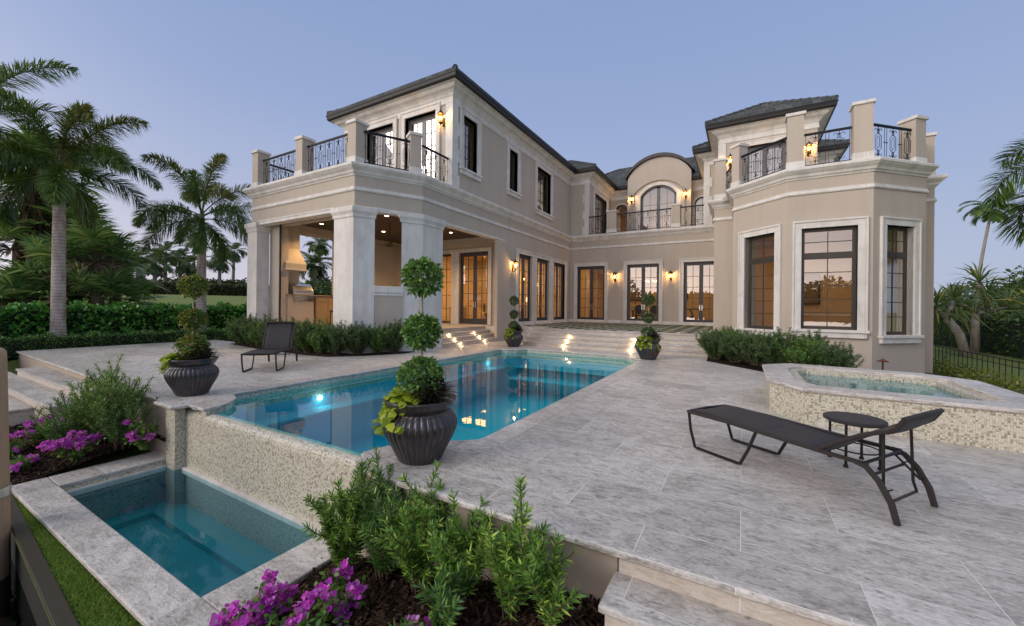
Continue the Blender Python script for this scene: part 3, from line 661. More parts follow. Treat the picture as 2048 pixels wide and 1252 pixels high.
# pavilion
wall((XE, YD), (XE, YP), -.8, Z2); wall((XE, YP), (-.35, YP), -.8, Z2); wall((-.35, YP), BAY[0], -.8, Z2); wall((5.0, YP), (XP, YP), -.8, Z2); wall(BAY[3], (5.0, YP), -.8, Z2); wall((XP, YP), (XP, 32), -.8, Z2)
fB = []
for (p, q, s0, s1, z0) in ((BAY[0], BAY[1], .55, 1.76, .90), (BAY[1], BAY[2], .38, 1.79, .98), (BAY[2], BAY[3], .50, 1.68, .84)):
    f = wall(p, q, -.8, Z2, [(s0, s1, z0, 4.22)], th=.34); fB.append(f)
    opening(f, s0, s1, z0, 4.22, 'window', 2, 5, transom=3.34, cas=(.2, .05), sill=True, rec=.16)
# stone bands: cornice, string trim, capitals -----------------------
cor = [(-.02, ZC), (.03, ZC), (.05, ZC + .05), (.09, ZC + .07), (.12, ZC + .14), (.20, ZC + .21), (.23, ZC + .25), (.25, ZC + .26), (.25, ZC + .33), (.23, ZC + .36), (.02, ZC + .42), (-.3, ZC + .42), (-.3, ZC)]
trm = [(-.02, ZT), (.035, ZT), (.055, ZT + .03), (.055, ZT + .06), (.03, ZT + .085), (.03, ZT + .14), (-.02, ZT + .14)]
for i, (k, nm) in enumerate(((cor, 'cornice'), (trm, 'string_course'))):
    b = MB(); b.sweep(OUT, k); b.build(nm, M['stone'], HOUSE)
b = MB(); b.sweep([(-16.55, YF), (-11.9, YF)], [(-.3, ZO - .04), (.03, ZO - .04), (.03, ZO + .06), (.05, ZO + .08), (.05, ZO + .12), (-.02, ZO + .12)]); b.sweep([(-10.63, 9.17), (-10.19, 10.03)], [(-.3, ZO - .04), (.03, ZO - .04), (.03, ZO + .08), (.0, ZO + .10)]); b.sweep([(XC, 11.7), (XC, 16.25)], [(-.3, ZO - .04), (.02, ZO - .04), (.02, ZO + .03), (-.02, ZO + .03)]); b.build('porch_lintel', M['stone'], HOUSE)
# porch columns -----------------------------------------------------
for poly in ([(-17.28, 8.58), (-16.60, 8.58), (-16.60, 9.06), (-17.28, 9.06)], [(-11.87, 8.58), (-10.90, 8.58), (-10.58, 9.17), (-11.1, 9.46), (-11.87, 9.2)], [(-10.17, 9.97), (-9.80, 10.60), (-9.80, 11.70), (-10.36, 11.70), (-10.36, 10.4)]):
    b = MB(); b.prism(poly, 0, ZO + .02)
    b.sweep(poly, [(-.1, ZO - .30), (.02, ZO - .30), (.035, ZO - .27), (.035, ZO - .20), (.06, ZO - .15), (.09, ZO - .10), (.09, ZO + .04), (.06, ZO + .06), (-.1, ZO + .06)], closed=True)
    b.build('column', M['stone'], HOUSE)
b = MB(); b.box(-16.55, 9.1, TZ - .7, -15.92, 9.45, ZO); b.box(-16.57, 9.063, TZ - .6, -16.50, 9.098, ZO - .01); b.build('porch_pier', M['stucco'], HOUSE)
b = MB(); b.obox((-10.62, 9.17), (.493, .870), (.870, -.493), 0, .99, -.22, .02, 0, 1.98); b.build('porch_parapet', M['stucco'], HOUSE)
b = MB(); b.obox((-10.62, 9.17), (.493, .870), (.870, -.493), 0, .99, -.28, .07, 2.02, 2.24); b.obox((-10.62, 9.17), (.493, .870), (.870, -.493), 0, .99, -.24, .045, 1.92, 2.02); b.build('parapet_cap', M['stone'], HOUSE, bevel=.012)
# black screen track beside the porch side opening
for q in ((XC - .24, 15.97, .4, XC - .14, 16.02, ZO), (-15.9, 9.06, .6, -15.82, 9.1, ZO)): b = MB(); b.box(*q); b.build('screen_track', M['iron'], HOUSE)
b = MB(); b.box(-11.6, 15.975, 0, XC - .14, 16.3, TZ); b.build('porch_base', M['stone'], HOUSE)
b = MB(); b.box(XC - .13, 15.60, 0, XC + .03, 16.248, ZO - .045); b.build('porch_jamb', M['stucco'], HOUSE)
# porch floor, steps, inner walls and ceiling -------------------------
b = MB(); b.box(-17.1, 9.0, 0, -10.9, 16.3, TZ - .004); b.build('porch_floor', M['trav'], HOUSE)
for k in range(4):
    z = .165 * (k + 1); x = XC - .02 - .30 * k
    b = MB(); b.box(x - .34, 11.705, z - .042, x + .03, 15.97, z); o = b.build('porch_step', M['trav'], HOUSE, bevel=.01)
    b = MB(); b.box(x - .32, 11.705, z - .165, x, 15.97, z - .043); b.build('riser', M['riser'], o)
fPB = wall((-17.1, 16.3), (-9.95, 16.3), TZ - .1, 5.4, [(-13.94 + 17.1, -13.06 + 17.1, .70, 4.3), (-12.56 + 17.1, -10.78 + 17.1, .70, 4.3), (-16.6 + 17.1, -15.5 + 17.1, .70, 4.0)], th=.3)
opening(fPB, 17.1 - 12.56, 17.1 - 10.78, .70, 4.3, 'door', 2, 5, cas=(.18, .05), sides='R', head=False)
opening(fPB, 17.1 - 13.94, 17.1 - 13.06, .70, 4.3, 'window', 2, 5, cas=(.12, .04), mat=M['door'], sides='L', head=False)
opening(fPB, 17.1 - 16.6, 17.1 - 15.5, .70, 4.0, 'window', 2, 5, cas=(.15, .05), mat=M['door'])
c = MB(); fPB.box(c, 17.1 - 14.06, 17.1 - 10.6, -.13, .05, 4.3, 4.48); fPB.box(c, 17.1 - 13.058, 17.1 - 12.562, -.13, .03, .66, 4.3); c.build('door_surround', M['stone'], HOUSE)
fPL = wall((XA + .5, 16.3), (XA + .5, 9.4), TZ - .7, 5.4, [(16.3 - 11.95, 16.3 - 10.12, 2.0, 4.62)], th=.35)
c = MB(); c.box(XA + .42, 9.92, 2.1, XA + .56, 10.1, 4.6); c.box(XA + .42, 11.97, 2.1, XA + .56, 12.15, 4.6); c.box(XA + .42, 9.92, 4.605, XA + .56, 12.15, 4.75); c.build('opening_trim', M['stucco'], HOUSE)
b = MB(); b.prism([(-17.0, 9.1), (-11.25, 9.1), (-10.38, 10.7), (-10.38, 16.3), (-17.0, 16.3)], 4.96, 5.05); b.build('porch_ceiling', M['soffit'], HOUSE)
b = MB(); b.box(-16.6, 9.14, 4.72, -11.3, 9.4, 4.955); b.box(-16.6, 15.95, 4.62, -9.95, 16.28, 4.955); b.box(-16.58, 9.4, 4.70, -16.3, 15.95, 4.955); b.build('ceiling_moulding', M['stucco'], HOUSE)
# upper storey --------------------------------------------------------
ZE = 10.12
YU = 12.25; XU = -16.2
UP = [(XU, 24), (XU, YU), (XC, YU), (XC, YD), (-8.58, YD), (-8.58, 29.4), (-7.15, 29.4)]
UP2 = [(-3.02, 29.4), (-1.9, 29.4), (-1.9, YD), (-1.05, YD), (-1.05, 21.65), (2.75, 21.65), (2.75, 27.4), (4.15, 27.4), (4.15, 33)]
fU = wall((XU, YU), (XC, YU), Z2, ZE, [(-14.72 - XU, -13.03 - XU, 6.25, 9.42), (-12.35 - XU, -10.66 - XU, 6.25, 9.42)], th=.3)
for x0, x1 in ((-14.72, -13.03), (-12.35, -10.66)): opening(fU, x0 - XU, x1 - XU, 6.25, 9.42, 'door', 2, 5, cas=(.2, .06), rec=.2, glass=M['glass_dark'], mat=M['door2'])
wn_ = [(12.93, 13.90, 7.16, 9.32), (16.60, 17.43, 7.24, 9.24), (19.62, 21.40, 6.94, 9.32)]
fUS = wall((XC, YU), (XC, YD), Z2, ZE, [(a - YU, c - YU, z0, z1) for a, c, z0, z1 in wn_], th=.3)
for a, c, z0, z1 in wn_: opening(fUS, a - YU, c - YU, z0, z1, 'window', 2 if c - a < 1.5 else 4, 4, cas=(.2, .05), sill=True, rec=.2, glass=M['glass_dark'])
wall((XU, 24), (XU, YU), Z2, ZE); wall((XC, YD), (-8.58, YD), Z2, ZE)
fQ = wall((-8.58, YD), (-8.58, 29.4), Z2, ZE, [(1.1, 3.7, 6.25, 9.2)]); opening(fQ, 1.1, 3.7, 6.25, 9.2, 'window', 4, 4, cas=(.2, .05), glass=M['glass_dark'])
wall((-1.9, 29.4), (-1.9, YD), Z2, ZE); wall((-1.9, YD), (-1.05, YD), Z2, ZE)
wall((-1.05, YD), (-1.05, 21.65), Z2, ZE); wall((2.75, 21.65), (2.75, 27.4), Z2, ZE); wall((2.75, 27.4), (4.15, 27.4), Z2, ZE); wall((4.15, 27.4), (4.15, 33), Z2, ZE)
fPV = wall((-1.05, 21.65), (2.75, 21.65), Z2, ZE, [(1.08, 2.66, 6.25, 9.2)]); opening(fPV, 1.08, 2.66, 6.25, 9.2, 'door', 2, 5, cas=(.2, .06), rec=.2, glass=M['glass_dark'], mat=M['door2'])
# recessed back wall with two arched windows and the arched dormer
def arcpts(c, hw, zs, rise, n=14):
    r = (hw * hw + rise * rise) / (2 * rise); a = math.asin(hw / r)
    return [(c + r * math.sin(-a + 2 * a * i / n), zs + rise - r + r * math.cos(-a + 2 * a * i / n)) for i in range(n + 1)]
def archwall(f, s0, s1, z0, z1, holes, th=.3, top=None):
    """front skin with arched holes (c, half width, sill, spring, rise)"""
    b = MB(); cuts = sorted(holes); edge = s0
    def strip(a, c, lo, hi): b.add([f.P(a, 0, lo(a)), f.P(c, 0, lo(c)), f.P(c, 0, hi(c)), f.P(a, 0, hi(a))], [(0, 1, 2, 3)])
    hi = top or (lambda s: z1); N = 16
    def span(a, c, lo):
        n = max(1, int((c - a) / .15))
        for i in range(n): strip(a + (c - a) * i / n, a + (c - a) * (i + 1) / n, lo, hi)
    for (c, hw, sl, sp, rise) in cuts:
        span(edge, c - hw, lambda s: z0); pts = arcpts(c, hw, sp, rise, N)
        for i in range(N):
            (a, za), (d, zd) = pts[i], pts[i + 1]; b.add([f.P(a, 0, za), f.P(d, 0, zd), f.P(d, 0, hi(d)), f.P(a, 0, hi(a))], [(0, 1, 2, 3)])
            b.add([f.P(a, 0, za), f.P(d, 0, zd), f.P(d, -th, zd), f.P(a, -th, za)], [(3, 2, 1, 0)])
        if sl > z0 + .01: b.add([f.P(c - hw, 0, z0), f.P(c + hw, 0, z0), f.P(c + hw, 0, sl), f.P(c - hw, 0, sl)], [(0, 1, 2, 3)])
        for q in (c - hw, c + hw): b.add([f.P(q, 0, sl), f.P(q, -th, sl), f.P(q, -th, sp), f.P(q, 0, sp)], [(0, 1, 2, 3)])
        edge = c + hw
    span(edge, s1, lambda s: z0); b.build('wall', M['stucco'], HOUSE)
def archopening(f, c, hw, sl, sp, rise, cols, rows, double, mat, cas=.16, rec=.14, glass=None, name='arched_window'):
    fr = MB(); pts = arcpts(c, hw, sp, rise); w = .06
    path = [(c - hw, sl)] + pts + [(c + hw, sl)]
    inn = [(c + (s - c) * (hw - w) / hw, z - (w if z > sp - .01 else 0) * (1 if z > sp + .001 else .4)) for s, z in path]
    for i in range(len(path) - 1):
        (a, za), (d, zd), (e, ze), (g, zg) = path[i], path[i + 1], inn[i + 1], inn[i]
        fr.add([f.P(x, dd, z) for dd in (-rec, -rec - .06) for x, z in ((a, za), (d, zd), (e, ze), (g, zg))], [(0, 1, 2, 3), (7, 6, 5, 4), (3, 2, 6, 7), (0, 4, 5, 1)])
    f.box(fr, c - hw + w, c + hw - w, -rec - .06, -rec, sl, sl + (.24 if double else .07))
    def ztop(s):
        for (a, za), (d, zd) in zip(inn, inn[1:]):
            if a <= s <= d and d > a: return za + (zd - za) * (s - a) / (d - a)
        return sp
    if double:
        for q in (c - .11, c + .0015): f.box(fr, q, q + .108, -rec - .055, -rec - .006, sl, ztop(c) + .02)
        for q in (c - hw + w, c + hw - w - .10): f.box(fr, q, q + .10, -rec - .055, -rec - .006, sl, ztop(q + (.1 if q < c else 0)) - .0)
        for i in range(1, len(path) - 2):
            (a, za), (d, zd) = inn[i], inn[i + 1]; fr.add([f.P(x, dd, z) for dd in (-rec - .006, -rec - .055) for x, z in ((a, za), (d, zd), (d, zd - .11), (a, za - .11))], [(0, 1, 2, 3), (7, 6, 5, 4), (3, 2, 6, 7)])
    xs = [c + (-1 + 2 * k / cols) * (hw - w) for k in range(1, cols)]
    for q in xs:
        if not (double and abs(q - c) < .05): f.box(fr, q - .012, q + .012, -rec - .046, -rec - .014, sl, ztop(q))
    for k in range(1, rows):
        z = sl + (sp + rise * .3 - sl) * k / rows; f.box(fr, c - hw + w, c + hw - w, -rec - .044, -rec - .016, z - .012, z + .012)
    o = fr.build(name, mat, HOUSE); g = MB(); gp = [f.P(s, -rec - .03, z) for s, z in inn]; g.add(gp, [tuple(range(len(gp)))]); g.build('pane', glass or M['glass_dark'], o)
    cs = MB(); ou = arcpts(c, hw + cas, sp, rise + cas * .75); ou = [(c - hw - cas, sl)] + ou + [(c + hw + cas, sl)]
    for i in range(len(path) - 1):
        (a, za), (d, zd), (e, ze), (g_, zg) = path[i], path[i + 1], ou[i + 1], ou[i]
        cs.add([f.P(x, dd, z) for dd in (.05, -.12) for x, z in ((a, za), (d, zd), (e, ze), (g_, zg))], [(0, 1, 2, 3), (7, 6, 5, 4), (3, 2, 6, 7), (0, 4, 5, 1)])
    cs.build('casing', M['stone'], o)
    return o
fR1 = WF((-8.58, 29.4), (-7.1, 29.4)); archwall(fR1, 0, 1.48, Z2, ZE, [(.78, .44, 6.3, 8.85, .32)]); archopening(fR1, .78, .44, 6.3, 8.85, .32, 2, 4, False, M['bronze'], .13, glass=M['glass'])
fR2 = WF((-3.05, 29.4), (-1.9, 29.4)); archwall(fR2, 0, 1.15, Z2, ZE, [(.62, .44, 6.3, 8.75, .32)]); archopening(fR2, .62, .44, 6.3, 8.75, .32, 2, 4, False, M['bronze'], .13)
fDm = WF((-7.15, 28.6), (-3.02, 28.6)); DL = 4.13
dtop = arcpts(DL / 2, DL / 2, 10.72, 1.22, 24)
def dhi(s):
    for (a, za), (d, zd) in zip(dtop, dtop[1:]):
        if a - 1e-6 <= s <= d + 1e-6: return za + (zd - za) * (s - a) / (d - a)
    return 10.72
archwall(fDm, 0, DL, Z2, 12, [(DL / 2, 1.17, 6.25, 9.35, .66)], top=dhi)
archopening(fDm, DL / 2, 1.17, 6.25, 9.35, .66, 4, 4, True, M['door2'], .26, name='arched_door')
b = MB(); wall((-7.15, 30.5), (-7.15, 28.6), Z2, 10.72); wall((-3.02, 28.6), (-3.02, 30.5), Z2, 10.72)
r2 = arcpts(DL / 2, DL / 2 + .14, 10.70, 1.24, 24); r3 = arcpts(DL / 2, DL / 2 + .14, 10.88, 1.28, 24)
for i in range(24):
    (a, za), (d, zd), (e, ze), (g, zg) = r2[i], r2[i + 1], r3[i + 1], r3[i]
    b.add([fDm.P(x, dd, z) for dd in (.16, -3.2) for x, z in ((a, za), (d, zd), (e, ze), (g, zg))], [(0, 1, 2, 3), (7, 6, 5, 4), (3, 2, 6, 7), (0, 4, 5, 1)])
M['dormer_metal'] = simple('dormer_roof_metal', (.040, .033, .031), .5, 0, .2, 4, .05); b.build('dormer_roof', M['dormer_metal'], HOUSE)
b = MB(); hd = arcpts(DL / 2, 1.62, 9.55, .78, 20); h2 = arcpts(DL / 2, 1.70, 9.58, .84, 20)
for i in range(20):
    (a, za), (d, zd), (e, ze), (g, zg) = hd[i], hd[i + 1], h2[i + 1], h2[i]
    b.add([fDm.P(x, dd, z) for dd in (.10, -.02) for x, z in ((a, za), (d, zd), (e, ze), (g, zg))], [(0, 1, 2, 3), (3, 2, 6, 7), (0, 4, 5, 1)])
for q in (DL / 2 - 1.70, DL / 2 + 1.62): fDm.box(b, q, q + .08, 0, .08, 6.3, 9.56)
b.build('hood_mould', M['stucco'], HOUSE)
# eaves cornice, gutters ------------------------------------------------
ev = [(-.05, 9.50), (.03, 9.50), (.05, 9.53), (.05, 9.60), (.03, 9.63), (.03, 9.76), (.07, 9.80), (.10, 9.86), (.18, 9.93), (.28, 9.97), (.33, 10.02), (.36, 10.09), (.48, 10.10), (.48, 10.16), (-.05, 10.16)]
gt = [(.46, 10.10), (.52, 10.10), (.57, 10.16), (.58, 10.28), (.60, 10.29), (.60, 10.34), (.46, 10.34)]
fa = [(.44, 10.335), (.53, 10.335), (.53, 10.42), (.44, 10.42)]
for path in (UP, UP2):
    b = MB(); b.sweep(path, ev); b.build('eaves_cornice', M['stone'], HOUSE)
    b = MB(); b.sweep(path, gt); b.sweep(path, fa); b.build('gutter', M['gutter'], HOUSE)
# roofs -------------------------------------------------------------------
def hip(x0, x1, y0, y1, z=10.40, pitch=.577, row=.37):
    b = MB(); W_ = min(x1 - x0, y1 - y0) / 2; n = int(W_ / row) + 1; t = .075
    for k in range(n):
        a = k * row - .03; c = min((k + 1) * row, W_)
        if a >= W_: break
        za = z + a * pitch + t; zc_ = z + c * pitch + .004
        O = [(x0 + a, y0 + a), (x1 - a, y0 + a), (x1 - a, y1 - a), (x0 + a, y1 - a)]; I = [(x0 + c, y0 + c), (x1 - c, y0 + c), (x1 - c, y1 - c), (x0 + c, y1 - c)]
        for i in range(4):
            j = (i + 1) % 4; b.add([(*O[i], za), (*O[j], za), (*I[j], zc_), (*I[i], zc_), (*O[i], za - t - .03), (*O[j], za - t - .03)], [(0, 1, 2, 3), (4, 5, 1, 0)])
    o = b.build('roof', M['roof'], HOUSE, fix=False)
    c = MB(); Wz = z + W_ * pitch
    if x1 - x0 < y1 - y0: A, B = ((x0 + x1) / 2, y0 + W_, Wz), ((x0 + x1) / 2, y1 - W_, Wz); E_ = [((x0, y0, z), A), ((x1, y0, z), A), ((x0, y1, z), B), ((x1, y1, z), B), (A, B)]
    else: A, B = (x0 + W_, (y0 + y1) / 2, Wz), (x1 - W_, (y0 + y1) / 2, Wz); E_ = [((x0, y0, z), A), ((x0, y1, z), A), ((x1, y0, z), B), ((x1, y1, z), B), (A, B)]
    for p, q in E_:
        p, q = Vector(p), Vector(q); L = (q - p).length
        if L < .2: continue
        m = max(1, int(L / .38))
        for i in range(m):
            u, v = p.lerp(q, i / m), p.lerp(q, (i + 1.12) / m); c.tube([u + Vector((0, 0, .045)), v + Vector((0, 0, .028))], [.105, .085], 7)
    c.build('ridge_caps', M['roof'], o)
hip(XU - .55, XC + .55, YU - .55, 33); hip(-13.5, -8.58 + .55, YD - .55, 33.2, z=10.402); hip(-14, 3.2, 28.85, 38.5, z=10.404); hip(-1.9 - .55, 2.6, YD - .55, 34, z=10.406); hip(-1.05 - .55, 2.75 + .55, 21.1, 29.6, z=10.408); hip(0.2, 4.15 + .55, 26.85, 35, z=10.398)
# quoins and corner pilasters ------------------------------------------------
def quoin(f, s0, s1, z0=Z2 + .02, z1=9.5, side=1, d=.05, blocks=True):
    b = MB(); f.box(b, s0, s1, -.02, d, z0, z1)
    if blocks:
        z = z0; k = 0
        while z < z1 - .4:
            if k % 2 == 0:
                if side > 0: f.box(b, s1, s1 + .13, -.02, d - .012, z, z + .52)
                else: f.box(b, s0 - .13, s0, -.02, d - .012, z, z + .52)
            z += .52; k += 1
    b.build('quoin', M['stone'], HOUSE, bevel=.008)
quoin(fU, fU.L - .30, fU.L + .05, blocks=False); quoin(fUS, 0.0, .30, side=1)
fq = WF((XC, YD), (-8.58, YD)); quoin(fq, fq.L - .28, fq.L + .03, side=-1)
fq = WF((-1.9, YD), (-1.05, YD)); quoin(fq, -.05, .26, side=1)
quoin(fPV, -.05, .28, side=1, blocks=False)
# balcony floors ------------------------------------------------------------------
for pl in ([(XA + .3, YF + .3), (XB - .2, YF + .3), (XC - .3, YC + .1), (XC - .3, YU), (XU, YU), (XA + .3, YU)], [(-1.0, 19.2), (-.2, 17.7), (1.3, 16.2), (3.3, 16.2), (4.8, 17.7), (5.4, 19.2), (5.4, 27), (2.7, 27.3), (2.7, 21.7), (-1.0, 21.7)], [(-8.5, 24.8), (-2.0, 24.8), (-2.0, 29.4), (-8.5, 29.4)]):
    b = MB(); b.prism(pl, ZC + .2, Z2 - .03); b.build('balcony_floor', M['trav'], HOUSE)
# balcony posts --------------------------------------------------------------------
def post(o, a, s, s2, ztop, zb=Z2 + .02):
    b_ = (-a[1], a[0]); b = MB(); b.obox(o, a, b_, 0, s, 0, s2, zb + .2, ztop - .1); p = b.build('balcony_post', M['stucco'], HOUSE)
    c = MB(); c.obox(o, a, b_, -.03, s + .03, -.03, s2 + .03, zb - .02, zb + .20); c.build('base', M['stone'], p, bevel=.01)
    c = MB(); c.obox(o, a, b_, -.05, s + .05, -.05, s2 + .05, ztop - .1, ztop); c.build('cap', M['stone'], p, bevel=.01)
X_ = (1, 0)
post((XA, YF), X_, .40, .45, 7.72); post((-14.18, YF), X_, .40, .45, 7.68); post((-11.30, YF), X_, .40, .45, 7.64); cn = Vector((.493, .870)); post((XC - .197 * 1.05, YC - .348 * 1.05), (.493, .870), .38, .40, 7.66); post((XA, 12.3), X_, .4, .4, 7.7)
post((XE, YP), X_, .42, .42, 7.95); post((-.42, 17.50), (.73, -.684), .34, .40, 7.85); post((1.22, 15.95), X_, .45, .45, 8.05); post((2.92, 15.95), X_, .46, .45, 8.02); post((4.66, 17.2), (.718, .696), .44, .44, 7.75); post((5.22, YP), X_, .40, .40, 7.7)
post((-7.36, 24.35), X_, .58, .4, 7.60, zb=6.24); post((-3.60, 24.35), X_, .46, .4, 7.56, zb=6.24)
# wrought-iron railings -------------------------------------------------------------
def railing(p, q, z0=6.30, z1=7.32, unit=.52):
    p, q = Vector(p), Vector(q); L = (q - p).length; t = (q - p) / L; nrm = Vector((t.y, -t.x)); b = MB()
    def P(s, z): v = p + t * s; return (v.x, v.y, z)
    def bar(pts, r=.009, n=4): b.tube([P(*u) for u in pts], r, n)
    b.obox(tuple(p), tuple(t), tuple(nrm), 0, L, -.03, .03, z1, z1 + .045); b.obox(tuple(p), tuple(t), tuple(nrm), 0, L, -.014, .014, z0, z0 + .03); b.obox(tuple(p), tuple(t), tuple(nrm), 0, L, -.012, .012, z1 - .03, z1)
    n = max(1, round(L / unit)); u = L / n; H_ = z1 - z0
    for i in range(n + 1):
        for ds in (-.045, .045):
            s = i * u + ds
            if 0.01 < s < L - .01:
                bar([(s, z0), (s, z1)]); zm = z0 + H_ * .52; v = P(s, zm); b.lathe([(0, -.03), (.022, -.015), (.022, .015), (0, .03)], v, 6)
    for i in range(n):
        c = (i + .5) * u; w = u * .20; m0, m1 = z0 + H_ * .26, z0 + H_ * .76
        bar([(c - w, m0 + .06), (c - w, m1 - .06), (c - w * .3, m1), (c + w * .3, m1), (c + w, m1 - .06), (c + w, m0 + .06), (c + w * .3, m0), (c - w * .3, m0), (c - w, m0 + .06)], .009)
        bar([(c - w * .42, m0 + .12), (c - w * .42, m1 - .12), (c, m1 - .06), (c + w * .42, m1 - .12), (c + w * .42, m0 + .12), (c, m0 + .06), (c - w * .42, m0 + .12)], .007)
        for sg, zz, dr in ((1, m1, 1), (-1, m1, 1), (1, m0, -1), (-1, m0, -1)):
            a = [(c + sg * w * .3, zz), (c + sg * w * .35, zz + dr * H_ * .10)] + [(c + sg * (w * .75 + w * .40 * math.cos(R(180 - 200 * k / 6))), zz + dr * (H_ * .11 + w * .40 * math.sin(R(180 - 200 * k / 6)))) for k in range(7)]
            bar(a, .009)
        bar([(c, m1), (c, z1)], .011); bar([(c, z0), (c, m0)], .011)
        for zz in ((m1 + z1) / 2, (m0 + z0) / 2): b.lathe([(0, -.04), (.03, -.015), (.03, .015), (0, .04)], P(c, zz), 6)
    b.build('balcony_railing', M['iron'], HOUSE, uv=False)
railing((-16.68, YF + .2), (-14.20, YF + .2)); railing((-13.76, YF + .2), (-11.32, YF + .2)); railing((-10.88, 8.95), (-10.06, 10.42)); railing((-10.0, 10.75), (-10.0, 12.2)); railing((-16.9, 12.2), (-16.9, 9.1))
railing((-.16, 17.40), (1.22, 16.12)); railing((1.69, 16.15), (2.90, 16.15)); railing((3.36, 16.15), (4.68, 17.40)); railing((-.9, 19.5), (-.9, 21.6)); railing((-.66, 19.2), (-.30, 17.85))
railing((-8.56, 24.5), (-7.38, 24.5), 6.30, 7.34); railing((-6.76, 24.5), (-3.62, 24.5), 6.30, 7.34); railing((-3.12, 24.5), (-1.92, 24.5), 6.30, 7.34); railing((4.9, 17.6), (5.35, 19.0))
# rooms behind the glass -----------------------------------------------------------
def room(x0, x1, y0, y1, z0, z1, name='room_shell', skip=''):
    b = MB(); fl = MB()
    if 'B' not in skip: b.box(x0, y1, z0, x1, y1 + .08, z1)
    if 'F' not in skip: b.box(x0, y0 - .08, z0, x1, y0, z1)
    if 'L' not in skip: b.box(x0 - .08, y0, z0, x0, y1, z1)
    if 'R' not in skip: b.box(x1, y0, z0, x1 + .08, y1, z1)
    b.box(x0, y0, z1, x1, y1, z1 + .08); o = b.build(name, M['room'], HOUSE)
    fl.box(x0, y0, z0 - .08, x1, y1, z0); fl.build('room_floor', M['roomfloor'], o)
room(-17.0, -10.16, 16.62, 24.4, .68, 4.95, skip='RF'); room(-9.8, -1.2, 24.87, 30.5, .66, 4.9, skip='F'); room(.03, 4.62, 17.75, 23.0, .45, 4.95, skip='F'); b = MB(); b.prism([(-.05, 17.75), (1.35, 16.3), (3.3, 16.3), (4.66, 17.75)], 4.95, 5.03); b.build('room_ceiling', M['room'], HOUSE); b = MB(); b.prism([(-.05, 17.75), (1.35, 16.3), (3.3, 16.3), (4.66, 17.75)], .37, .45); b.build('room_floor', M['roomfloor'], HOUSE)
room(-15.8, -10.16, 12.57, 24.2, 6.2, 9.6, skip='RF'); room(-8.5, -2, 29.75, 34, 6.2, 9.6, skip='F'); room(-.95, 2.6, 21.98, 27, 6.2, 9.6, skip='F'); room(-13.0, -8.9, 24.9, 29.2, 6.2, 9.6, skip='R')
def area(loc, size, e, col=(1, .52, .15), rot=(0, 0, 0)):
    l = bpy.data.lights.new('ceiling_lamp_light', 'AREA'); l.energy = e; l.size = size; l.color = col; o = bpy.data.objects.new('ceiling_lamp_light', l); o.location = loc; o.rotation_euler = rot; lk(o); return o
def point(loc, e, r=.05, col=(1, .62, .28)):
    l = bpy.data.lights.new('lamp_light', 'POINT'); l.energy = e; l.shadow_soft_size = r; l.color = col; o = bpy.data.objects.new('lamp_light', l); o.location = loc; lk(o); return o
area((-13.4, 18.6, 4.9), 2.2, 165); area((-13.4, 22.2, 4.9), 2.2, 165); area((-7.6, 27.2, 4.85), 2.0, 62); area((-3.2, 27.2, 4.85), 2.0, 62); area((2.2, 19.6, 4.9), 2.2, 48)
area((-5, 31.5, 9.5), 2.0, 40); area((-12.6, 16, 9.5), 1.6, 22)

M['drape'] = simple('pale_drape', (.50, .46, .36), .9, 0, .08, 3, .1)
for y in (17.5, 19.25, 21.42, 23.78):
    b = MB()
    for k in range(5): b.lathe([(.035, .70), (.03, 4.5)], (-10.42 + .02 * (k % 2), y + .05 * k - .1, 0), 8)
    b.build('drape', M['drape'], HOUSE, uv=False)

# panel mouldings and pictures that break up the rooms' back walls
M['moulding'] = simple('cream_wall_moulding', (.66, .56, .42), .6, 0, .05, 3, .05); M['picture'] = simple('muted_abstract_canvas', (.22, .17, .12), .7, 0, .6, 2.2, .1)
b = MB()
for x0 in np.arange(-9.6, -1.6, 1.6):
    for z0, z1 in ((.95, 1.75), (2.0, 4.5)):
        for q in ((x0, 30.46, z0, x0 + 1.35, 30.5, z0 + .05), (x0, 30.46, z1 - .05, x0 + 1.35, 30.5, z1), (x0, 30.46, z0 + .05, x0 + .05, 30.5, z1 - .05), (x0 + 1.3, 30.46, z0 + .05, x0 + 1.35, 30.5, z1 - .05)): b.box(*q)
b.build('wall_moulding', M['moulding'], HOUSE)
b = MB()
for y0 in np.arange(16.9, 24, 1.55):
    for z0, z1 in ((.95, 1.75), (2.0, 4.5)):
        for q in ((-17.0, y0, z0, -16.96, y0 + 1.3, z0 + .05), (-17.0, y0, z1 - .05, -16.96, y0 + 1.3, z1), (-17.0, y0, z0 + .05, -16.96, y0 + .05, z1 - .05), (-17.0, y0 + 1.25, z0 + .05, -16.96, y0 + 1.3, z1 - .05)): b.box(*q)
b.build('wall_moulding', M['moulding'], HOUSE)
for q in ((-7.4, 30.40, 2.2, -6.3, 30.45, 3.6), (-4.3, 30.40, 2.3, -3.4, 30.45, 3.4), (1.6, 22.90, 1.9, 3.0, 22.96, 3.2)):
    b = MB(); b.box(*q); o = b.build('picture_canvas', M['picture'], HOUSE); f = MB(); x0, y0, z0, x1, y1, z1 = q
    for r_ in ((x0 - .06, y0 - .02, z0 - .06, x1 + .06, y1, z0), (x0 - .06, y0 - .02, z1, x1 + .06, y1, z1 + .06), (x0 - .06, y0 - .02, z0, x0, y1, z1), (x1, y0 - .02, z0, x1 + .06, y1, z1)): f.box(*r_)
    f.build('picture_frame', M['furn'], o)
